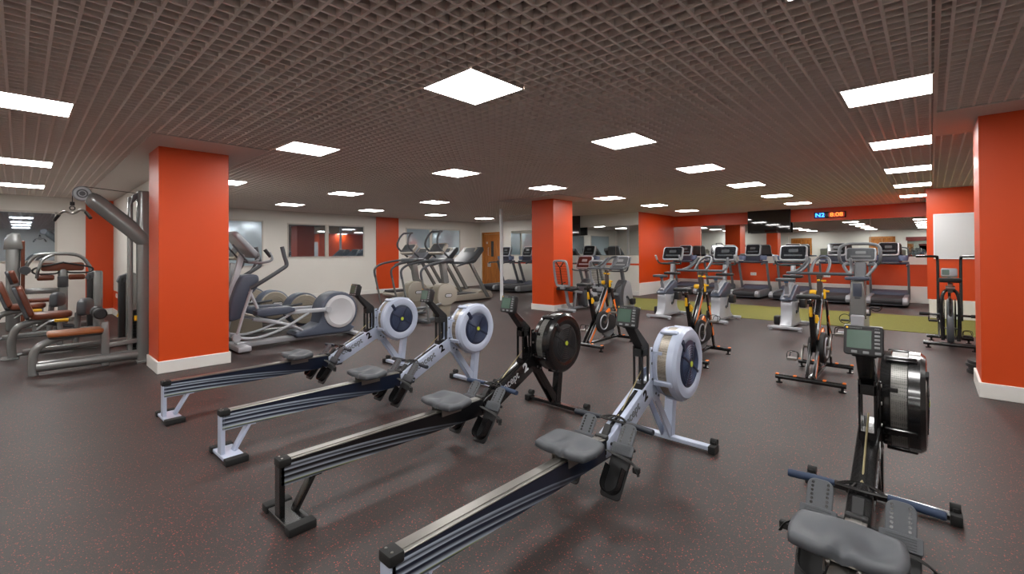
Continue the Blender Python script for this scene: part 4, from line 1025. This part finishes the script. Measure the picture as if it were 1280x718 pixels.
# ------------------------------------------------------------------ stair climbers
def badge(root, Mx, w=.12, h=.05):
    b = MB(); b.prism(rrect(w, h, h * .48, 5), -.004, .004, 'z', .002, 1, Mx); bd = b.build('badge', M['blackm'], root)
    b = MB(); b.prism(rrect(w * .84, h * .66, h * .3, 5), .003, .006, 'z', 0, 1, Mx); b.build('badge_plate', M['white_pl'], bd)
    text_mesh('TECHNOGYM', w * .115, .0005, Mx @ T(0, 0, .0065), 'badge_lettering', M['blackm'], bd, .0003, 'CENTER', 1.1)
XP = Matrix(((0, 0, 1, 0), (1, 0, 0, 0), (0, 1, 0, 0), (0, 0, 0, 1)))   # local x->Y, y->Z, z->X : faces +X
def climber(label, loc, rz=0):
    r = thing('stair_climber', loc, rz)     # origin at Y 5.0
    b = MB(); b.box(-.28, .28, .08, .18, .02, .07, .015); b.box(-.22, .22, .72, .84, .02, .07, .015); b.bar((0, .1, .05), (0, .8, .05), .12, .05, bev=.01); b.build('base_frame', M['dgrey'], r)
    b = MB(); b.prism(smooth_poly([(.52, .05), (.50, .30), (.50, .60), (.56, .70), (.74, .70), (.86, .60), (.88, .42), (.80, .26), (.74, .05)], 4), -.11, .11, 'x', .03, 3); bd = b.build('body', M['beige'], r)
    b = MB(); b.prism(smooth_poly([(.46, .38), (.47, .58), (.58, .69), (.80, .68), (.92, .56), (.90, .38), (.78, .31), (.58, .29)], 4), .10, .14, 'x', .015, 2); b.build('side_cover', M['beigel'], bd)
    badge(bd, Matrix.Translation((.142, .70, .48)) @ XP, .17, .07)
    b = MB(); b.bar((0, .74, .70), (0, .66, 1.14), .10, .13, bev=.02); b.build('mast', M['grey'], r)
    Mc = T(0, .56, 1.38, rx=math.radians(-38))
    b = MB(); b.prism(rrect(.44, .25, .05, 5), -.03, .035, 'y', .012, 2, Mc); c = b.build('console', M['beigel'], r)
    b = MB(); b.prism(rrect(.36, .19, .02, 4), -.034, -.026, 'y', 0, 1, Mc); b.build('screen', M['greyscreen'], c)
    b = MB(); b.box(-.24, .24, .50, .78, 1.12, 1.19, .03, seg=3); b.build('tray', M['dgrey'], r)
    b = MB(); b.tube([(-.20, .66, 1.22), (-.20, .42, 1.42), (-.17, .42, 1.58), (-.14, .50, 1.70), (-.11, .56, 1.72), (.11, .56, 1.72), (.14, .50, 1.70), (.17, .42, 1.58), (.20, .42, 1.42), (.20, .66, 1.22)], .020, 10, 5); b.build('loop_handle', M['dgrey'], r)
    for s in (-1, 1):
        b = MB(); b.tube([(s * .20, .70, 1.17), (s * .28, .42, 1.14), (s * .31, .10, 1.08), (s * .31, -.06, .98), (s * .31, -.05, .82)], .022, 10, 5); hr = b.build('handrail', M['dgrey'], r)
        b = MB(); b.tube([(s * .31, -.05, .84), (s * .31, .0, .62), (s * .31, .06, .35), (s * .28, .12, .06)], .020, 10, 4); b.build('lower_tube', M['grey'], hr)
        b = MB(); b.box(min(s * .05, s * .22), max(s * .05, s * .22), -.10, .28, .22 + .06 * s, .255 + .06 * s, .012); pdl = b.build('foot_pedal', M['dgrey'], r)
        b = MB(); b.bar((s * .13, .24, .235 + .06 * s), (s * .13, .52, .34), .05, .04, bev=.008); b.build('pedal_arm', M['grey'], pdl)
    return tag(r, label, 'stair climber', 'beige stair climbers')
K0 = climber('beige stair climber nearer the camera, behind the second rower flywheel', (-7.0, 4.92, 0))
dup(K0, (-8.05, 4.98, 0), 0, 'beige stair climber farther left, beside the orange pilaster')

# ------------------------------------------------------------------ large elliptical
r = thing('elliptical_trainer', (-6.90, 2.02, 0))
b = MB(); b.box(-.30, .30, -.10, .06, .015, .085, .015); b.bar((0, -.05, .07), (0, 1.62, .07), .13, .07, bev=.015); b.box(-.26, .26, 1.56, 1.66, .01, .06, .015); b.build('base_frame', M['lsilver'], r)
b = MB(); b.bar((.0, -.30, .08), (0, -.12, .60), .07, .09, bev=.01); b.bar((0, -.16, .50), (0, .03, 1.30), .06, .075, bev=.015); b.build('mast', M['lsilver'], r)
b = MB(); b.prism(smooth_poly([(-.16, .44), (-.12, .72), (-.02, .98), (.08, 1.02), (.20, 1.0), (.19, .84), (.06, .68), (.02, .48), (-.08, .42)], 4), -.13, .13, 'x', .03, 3); b.build('front_shroud', M['slate'], r)
Mc = T(0, .02, 1.42, rx=math.radians(42) )
b = MB(); b.prism(rrect(.44, .44, .07, 5), -.03, .045, 'y', .02, 3, Mc); c = b.build('console', M['silver'], r)
b = MB(); b.prism(rrect(.36, .30, .04, 5), .044, .049, 'y', 0, 1, Mc); b.build('screen', M['mgrey'], c)
b = MB(); b.tube([Mc @ Vector((-.14, -.10, .10)), Mc @ Vector((-.14, -.12, -.20)), Mc @ Vector((.14, -.12, -.20)), Mc @ Vector((.14, -.10, .10))], .012, 8, 0); b.build('rear_rack', M['dgrey'], c)
b = MB(); b.tube([(-.24, .30, 1.32), (-.26, .32, 1.22), (-.18, .20, 1.18), (0, .06, 1.20), (.18, .20, 1.18), (.26, .32, 1.22), (.24, .30, 1.32)], .018, 10, 5); hb = b.build('fixed_handlebar', M['silver'], r)
for s in (-1, 1):
    b = MB(); b.tube([(s * .25, .31, 1.26), (s * .235, .24, 1.36)], .024, 10); b.build('rubber_grip', M['blackm'], hb)
    d = .0 if s > 0 else -.14
    b = MB(); b.tube([(s * .22, .07, .84), (s * .27, .20 + d, .93), (s * .29, .44 + d, 1.09), (s * .30, .50 + d, 1.15), (s * .30, .47 + d, 1.27), (s * .30, .44 + d, 1.40)], .027, 12, 4); ma = b.build('moving_handle', M['dgrey'], r)
    b = MB(); b.tube([(s * .22, .09, .86), (s * .22, -.02, .50), (s * .22, -.10, .20)], .020, 10); b.tube([(s * .22, .06, .80), (s * .21, .16, .56)], .02, 10); b.tube([(s * .22, -.10, .21), (s * .22, .15, .17), (s * .22, .50, .26), (s * .22, .84, .44)], .018, 10, 5); b.lathe([(0, -.03), (.05, -.03), (.05, .03), (0, .03)], (s * .22, -.10, .20), 'x', 16); b.build('link_arm', M['lsilver'], ma)
    b = MB(); b.prism([(.12, .48), (.12, .53), (.17, .56), (.56, .56), (.62, .54), (.62, .49), (.5, .46), (.2, .45)], min(s * .12, s * .30), max(s * .12, s * .30), 'x', .02, 3); b.build('foot_pedal', M['slate'], r)
    b = MB(); b.bar((s * .21, .50, .47), (s * .21, 1.12, .46), .05, .06, bev=.015); b.lathe([(0, -.035), (.045, -.035), (.045, .035), (0, .035)], (s * .21, 1.13, .46), 'x', 16); b.tube([(s * .21, .10, .42), (s * .20, .55, .30), (s * .14, .78, .18)], .02, 8, 4); b.build('pedal_arm', M['lsilver'], r)
hc = (0, 1.34, .41); b = MB(); th = [math.radians(a) for a in range(-50, 200, 12)]
b.prism([(hc[1] + .30 * math.cos(t), hc[2] + .30 * math.sin(t)) for t in th] + [(1.02, .26), (.90, .20), (.70, .17), (.66, .13), (.70, .08), (1.50, .07), (1.60, .14)], -.17, .17, 'x', .03, 3); h = b.build('rear_housing', M['slate'], r)
for s in (-1, 1):
    b = MB(); b.lathe([(0, .0), (.225, .0), (.25, .0), (.25, .02), (.225, .032), (.20, .036), (.19, .030), (0, .030)], (s * .165, hc[1], hc[2]), 'x', 56, None) if s > 0 else b.lathe([(0, .0), (.25, .0), (.25, -.02), (.225, -.032), (.20, -.036), (.19, -.030), (0, -.030)], (s * .165, hc[1], hc[2]), 'x', 56)
    b.build('round_cover', mat_cache('pale_cover', rgb(190, 190, 194), .45), h)
tag(r, 'large slate blue elliptical trainer with pale round cover beside the orange column', 'elliptical trainer')

# ------------------------------------------------------------------ beige ellipticals behind it
def beige_elliptical(label, loc, rz=0):
    r = thing('elliptical_trainer', loc, rz)      # origin at Y 2.2
    b = MB(); b.box(-.27, .27, -.12, -.02, .01, .07, .015); b.bar((0, -.05, .06), (0, 1.2, .06), .12, .05, bev=.01); b.box(-.22, .22, 1.14, 1.24, .01, .06, .012); b.build('base_frame', M['grey'], r)
    b = MB(); b.prism([(-.20, .05), (-.22, .30), (-.10, .40), (.25, .36), (.40, .22), (.42, .05)], -.13, .13, 'x', .03, 3); b.build('front_box', M['beige'], r)
    b = MB(); b.bar((0, -.05, .36), (0, .02, 1.16), .08, .09, bev=.015); b.build('mast', M['grey'], r)
    Mc = T(0, .06, 1.33, rx=math.radians(-30)); b = MB(); b.prism(rrect(.40, .26, .05, 5), -.03, .03, 'y', .012, 2, Mc); c = b.build('console', M['beigel'], r)
    b = MB(); b.prism(rrect(.32, .19, .02, 4), -.035, -.028, 'y', 0, 1, Mc); b.build('screen', M['greyscreen'], c)
    for s in (-1, 1):
        b = MB(); b.tube([(s * .2, .0, .60), (s * .27, .10, .90), (s * .28, .25, 1.15), (s * .28, .24, 1.34)], .020, 10, 4); b.build('moving_handle', M['dgrey'], r)
        b = MB(); b.box(min(s * .08, s * .24), max(s * .08, s * .24), .35, .70, .36 + .06 * s, .40 + .06 * s, .012); b.build('foot_pedal', M['dgrey'], r)
        b = MB(); b.tube([(s * .16, .0, .45), (s * .16, .6, .38 + .05 * s), (s * .16, 1.0, .42 + .04 * s)], .020, 10, 4); b.build('pedal_arm', M['dgrey'], r)
    b = MB(); b.lathe([(0, -.13), (.25, -.13), (.275, -.11), (.275, .11), (.25, .13), (0, .13)], (0, 1.06, .36), 'x', 48); hs = b.build('wheel_housing', M['slate'], r)
    b = MB(); b.lathe([(0, .158), (.14, .158), (.145, .154), (.15, .154), (.155, .158), (.235, .15), (.25, .13), (0, .13)], (0, 1.06, .36), 'x', 48); b.build('disc_cover', M['beige'], hs)
    badge(hs, Matrix.Translation((.160, 1.10, .385)) @ XP, .19, .08)
    return tag(r, label, 'elliptical trainer', 'beige elliptical trainers')
D0 = beige_elliptical('beige elliptical trainer with a white badge, just behind the large slate blue one', (-7.95, 2.22, 0))
dup(D0, (-8.95, 2.10, 0), 0, 'beige elliptical trainer second behind the large slate blue one')
dup(D0, (-9.95, 2.05, 0), 0, 'beige elliptical trainer farthest behind, closest to the windows')
# ------------------------------------------------------------------ weight machines at the left
# lat pulldown : origin under its seat line, local y = world Y
r = thing('lat_pulldown_machine', (-7.12, 0, 0))
b = MB(); b.prism(rrect(.17, .13, .05, 6, 0, 1.03), 0, 2.08, 'z', .02, 3); tw = b.build('tower', M['grey'], r)
b = MB(); b.prism(rrect(.10, .05, .02, 4, -.05, .91), .05, 2.0, 'z', .008, 2); b.build('guide_frame', M['grey'], tw)
b = MB()
for k in range(14): b.box(-.20, -.11, .93, 1.05, .12 + k * .036, .152 + k * .036, .003, seg=1)
b.build('weight_stack', M['blackm'], r)
b = MB(); b.tube([(-.13, .99, .1), (-.13, .99, 1.9)], .006, 6); b.tube([(-.18, .99, .1), (-.18, .99, 1.9)], .006, 6); b.build('guide_rod', M['steel'], r)
b = MB(); b.tube([(.02, .955, .50), (.02, .955, .56)], .016, 8); b.build('selector_pin', M['yellow'], r)
b = MB(); b.tube([(.03, 1.05, 1.44), (.03, 1.0, 1.52), (0, .72, 1.80), (0, .58, 1.93), (0, .52, 1.96)], [.085, .095, .092, .088, .055], 18, 4, flat=.85); b.build('boom', M['grey'], r)
b = MB(); b.disc((0, .48, 2.0), .085, .07, 'x', 40, .012); pu = b.build('pulley_cover', M['silver'], r)
b = MB(); b.lathe([(0, .038), (.022, .038), (.028, .034), (.05, .037), (.052, .030)], (0, .48, 2.0), 'x', 24); b.build('pulley_hub', M['dgrey'], pu)
b = MB(); b.prism([(.92, 2.02), (.97, 2.06), (1.02, 2.07), (.98, 1.99), (.90, 1.90)], -.05, .05, 'x', .01); b.build('top_pulley_guard', M['dgrey'], r)
b = MB(); b.tube([(0, .48, 2.085), (0, .95, 2.05)], .004, 6); b.tube([(0, .40, 2.0), (0, .40, 1.87)], .004, 6); b.build('cable', M['stone'], r)
b = MB(); b.tube([(0, .40, 1.86), (0, .40, 1.90)], .020, 10); b.torus((0, .40, 1.83), .022, .005, 'x', 20, 6); b.build('swivel_hook', M['blackm'], r)
b = MB(); d = Vector((.85, .52, 0)).normalized(); c0 = Vector((0, .40, 1.80))
def bp(a, z): return c0 + d * a + Vector((0, 0, z))
b.tube([bp(-.26, -.10), bp(-.20, -.045), bp(-.12, -.005), bp(-.05, -.02), bp(0, -.03), bp(.05, -.02), bp(.12, .005), bp(.20, -.02), bp(.26, -.08)], .012, 10, 4); lb = b.build('lat_bar', M['steel'], r)
for s in (-1, 1):
    b = MB(); b.tube([bp(s * .26, -.09 if s > 0 else -.105), bp(s * .19, -.02 if s > 0 else -.04)], .016, 10); b.build('bar_grip', M['blackm'], lb)
b = MB(); b.tube([(0, .12, .09), (0, 1.02, .09)], .064, 14, flat=.9); b.bar((0, .66, .235), (0, 1.0, .26), .06, .055, bev=.01); b.tube([(.0, .10, .0), (.0, .10, .22), (0, .16, .32), (0, .30, .38), (0, .42, .39)], .040, 12, 5); b.bar((0, .68, 0), (0, .68, .52), .07, .075, bev=.015); b.box(-.18, .18, .95, 1.10, 0, .03, .006); b.build('frame', M['grey'], r)
b = MB(); b.prism(rrect(.28, .46, .05, 5, 0, .43), .405, .455, 'z', .018, 3); st = b.build('seat_pad', M['tan'], r)
b = MB(); b.prism(rrect(.27, .44, .05, 5, 0, .43), .385, .41, 'z', .006, 1); b.build('pad_base', M['blackm'], st)
b = MB(); b.bar((0, .66, .50), (0, .62, .63), .04, .04); b.build('knee_post', M['grey'], r)
for s in (-1, 1):
    b = MB(); b.lathe([(0, -.09), (.045, -.09), (.06, -.07), (.06, .07), (.045, .09), (0, .09)], (s * .13, .62, .63), 'x', 28); rp = b.build('roller_pad', M['blackm'], r)
    b = MB(); b.torus((s * .13, .62, .63), .058, .006, 'x', 28, 6); b.build('pad_ring', M['dgrey'], rp)
tag(r, 'grey lat pulldown machine with tall tower, boom and tan bench beside the orange column', 'weight machine', 'grey weight machines')
# seated leg machines : copies of one design
def leg_machine(label, loc, rz=0):
    r = thing('leg_machine', loc, rz)
    b = MB(); b.prism(rrect(.24, .16, .03, 4, 0, -.08), 0, .02, 'z', .005, 1); b.tube([(0, -.06, .0), (0, -.07, .22), (0, -.02, .38), (0, .10, .44), (0, .25, .46)], .042, 12, 5); b.tube([(0, -.02, .045), (0, 1.08, .05)], .022, 10); b.bar((.10, .02, .09), (.10, 1.05, .11), .04, .05, bev=.01); b.bar((-.12, .50, .03), (-.12, 1.05, .05), .05, .05, bev=.01); b.bar((0, .36, .08), (0, .36, .46), .06, .06, bev=.01)
    b.tube([(-.2, .52, .05), (-.2, .55, .50)], .035, 10); b.tube([(-.3, .55, .49), (.05, .55, .49)], .022, 8); b.build('frame', M['grey'], r)
    b = MB(); b.prism(smooth_poly([(-.17, .02), (-.18, .18), (-.13, .36), (.13, .36), (.18, .18), (.17, .02), (0, -.01)], 4), .48, .555, 'z', .025, 3, T(0, .10, 0)); b.build('seat', M['brown'], r)
    Mb = T(0, .10, .52, rx=math.radians(17))
    b = MB(); b.prism(smooth_poly([(-.14, .0), (-.16, .12), (-.15, .32), (-.09, .40), (.09, .40), (.15, .32), (.16, .12), (.14, .0)], 4), -.03, .035, 'y', .02, 3, Mb); bk = b.build('backrest', M['brown'], r)
    b = MB(); b.prism(smooth_poly([(-.15, -.02), (-.17, .12), (-.16, .33), (-.10, .41), (.10, .41), (.16, .33), (.17, .12), (.15, -.02)], 4), -.06, -.02, 'y', .015, 2, Mb); b.build('back_shell', M['dgrey'], bk)
    b = MB(); b.prism(rrect(.20, .17, .05, 5, 0, .53), -.03, .03, 'y', .02, 3, Mb); hr = b.build('headrest', M['brown'], r)
    b = MB(); b.prism(rrect(.21, .18, .05, 5, 0, .53), -.055, -.02, 'y', .012, 2, Mb); b.build('headrest_shell', M['dgrey'], hr)
    for s in (-1, 1):
        b = MB(); b.tube([(s * .22, .15, .36), (s * .23, .24, .44), (s * .23, .32, .46), (s * .23, .44, .455)], .016, 10, 4); gh = b.build('side_handle', M['grey'], r)
        b = MB(); b.tube([(s * .23, .30, .46), (s * .23, .43, .457)], .021, 10); b.build('yellow_grip', M['yellow'], gh)
    b = MB(); b.bar((-.16, .30, .43), (.16, .30, .43), .03, .03, side=(0, 1, 0)); b.tube([(.0, .20, .42), (.0, .50, .34)], .02, 8); b.build('adjuster', M['dgrey'], r)
    b = MB(); b.prism(smooth_poly([(-.16, .0), (-.17, .12), (-.13, .19), (0, .215), (.13, .19), (.17, .12), (.16, .0), (0, -.02)], 4), .0, .10, 'y', .03, 3, T(.0, .56, .50, rz=math.radians(-20))); b.build('shin_pad', M['dgrey'], r)
    b = MB(); b.prism(rrect(.17, .13, .05, 6, 0, 1.08), 0, 1.04, 'z', .03, 3); tw = b.build('stack_tower', M['grey'], r)
    b = MB(); b.prism(rrect(.14, .07, .02, 4, 0, .985), .03, .98, 'z', .01, 2); b.build('stack_cover', M['blackm'], tw)
    b = MB(); b.prism([(.93, .92), (.96, 1.0), (1.03, 1.03), (1.05, .98), (.99, .86)], -.07, .07, 'x', .012, 2); b.build('tower_cap', M['dgrey'], tw)
    b = MB(); b.tube([(0, .94, .42), (0, .96, .47)], .014, 8); b.build('selector_pin', M['yellow'], r)
    return tag(r, label, 'weight machine', 'grey weight machines')
G0 = leg_machine('grey seated leg machine with brown headrest and seat, just behind the tan bench', (-8.5, 0.0, 0))
dup(G0, (-10.25, -.20, 0), 0, 'grey seated leg machine with brown seat cut by the left edge, behind the other one')
# back / chest machine with roller pads
r = thing('pad_machine', (-11.6, 0, 0))
b = MB(); b.prism(rrect(.22, .17, .06, 6, 0, -.08), 0, 1.66, 'z', .04, 3); tw = b.build('stack_tower', M['grey'], r)
b = MB(); b.prism([(-.19, 1.40), (-.18, 1.58), (-.10, 1.68), (.0, 1.67), (.04, 1.42), (.02, 1.40)], -.12, .12, 'x', .015, 2); b.build('tower_cap', M['grey'], tw)
b = MB(); b.prism(rrect(.10, .05, .02, 4, .06, .035), .1, 1.55, 'z', .006, 1); b.build('stack_cover', M['brown'], tw)
b = MB(); b.lathe([(0, -.05), (.065, -.05), (.075, 0), (.065, .05), (0, .05)], (.10, .06, 1.04), 'x', 28); b.build('round_counterweight', M['dgrey'], r)
b = MB(); b.bar((0, .0, .67), (0, .52, .66), .07, .10, bev=.02); b.prism(rrect(.14, .13, .04, 6, 0, .53), 0, 1.08, 'z', .03, 3); b.bar((0, -.05, .05), (0, .9, .05), .08, .06, bev=.015); b.build('frame', M['grey'], r)
b = MB(); b.prism(rrect(.20, .14, .03, 4, 0, .53), .72, .92, 'z', .01, 2); b.build('pivot_housing', M['dgrey'], r)
b = MB(); b.tube([(.02, .06, .95), (.02, .08, 1.12), (.02, .18, 1.28), (.02, .32, 1.32), (.02, .62, 1.32), (.02, .78, 1.26), (.02, .88, 1.10), (.02, .90, 1.0)], .030, 12, 5); b.tube([(.02, .42, 1.32), (.1, .28, 1.22), (.15, .22, 1.05), (.1, .20, .9)], .024, 10, 5); b.build('arm_frame', M['grey'], r)
b = MB(); b.tube([(.12, .14, 1.02), (.12, .20, .97), (.12, .42, .97), (.12, .48, 1.0)], .014, 8, 4); b.tube([(.12, .14, 1.02), (.12, .20, 1.08), (.12, .50, 1.16), (.12, .56, 1.16), (.12, .88, 1.08), (.12, .92, 1.02), (.12, .86, .98), (.12, .64, .98), (.12, .58, 1.0)], .016, 10, 5); b.build('handle_loop', M['blackm'], r)
b = MB(); b.prism(rrect(.56, .15, .04, 5, .53, 1.09), -.02, .07, 'x', .025, 3); cp = b.build('chest_pad', M['brown'], r)
for y in (.31, .71):
    b = MB(); b.lathe([(0, -.11), (.035, -.11), (.05, -.09), (.05, .09), (.035, .11), (0, .11)], (.06, y, .90), 'y', 24); b.build('roller_pad', M['brown'], r)
b = MB(); b.prism(rrect(.30, .34, .05, 5, .05, .25), .48, .54, 'z', .02, 3); b.build('seat', M['brown'], r)
b = MB(); b.bar((.05, .25, .05), (.05, .25, .48), .07, .07, bev=.015); b.build('seat_post', M['grey'], r)
tag(r, 'grey weight machine with brown chest and roller pads before the dark window', 'weight machine', 'grey weight machines')
EXPO = 1.1
# ------------------------------------------------------------------ camera and output
cam = bpy.data.cameras.new('camera'); co = bpy.data.objects.new('camera', cam); C.objects.link(co)
yaw, pitch, roll = math.radians(42.68831), math.radians(.45714), math.radians(-.313626)
fw = Vector((-math.sin(yaw), math.cos(yaw), 0)); rt = Vector((math.cos(yaw), math.sin(yaw), 0)); up = Vector((0, 0, 1))
Fv = fw * math.cos(pitch) + up * math.sin(pitch); U = up * math.cos(pitch) - fw * math.sin(pitch)
R3 = rt * math.cos(roll) + U * math.sin(roll); U3 = U * math.cos(roll) - rt * math.sin(roll)
co.matrix_world = Matrix(((R3.x, U3.x, -Fv.x, 0), (R3.y, U3.y, -Fv.y, 0), (R3.z, U3.z, -Fv.z, CAM_Z), (0, 0, 0, 1)))
cam.sensor_fit = 'HORIZONTAL'; cam.sensor_width = 36; cam.lens = 567.377 / 1280 * 36
cam.shift_y = -47.49657 / 1280; cam.clip_start = .05
sc = bpy.context.scene; sc.camera = co
w = bpy.data.worlds.new('world'); sc.world = w; w.use_nodes = True
w.node_tree.nodes['Background'].inputs[0].default_value = (.02, .025, .035, 1); w.node_tree.nodes['Background'].inputs[1].default_value = 1
vs = sc.view_settings; vs.view_transform = 'Standard'; vs.look = 'None'; vs.gamma = 1; vs.use_curve_mapping = False; vs.exposure = EXPO
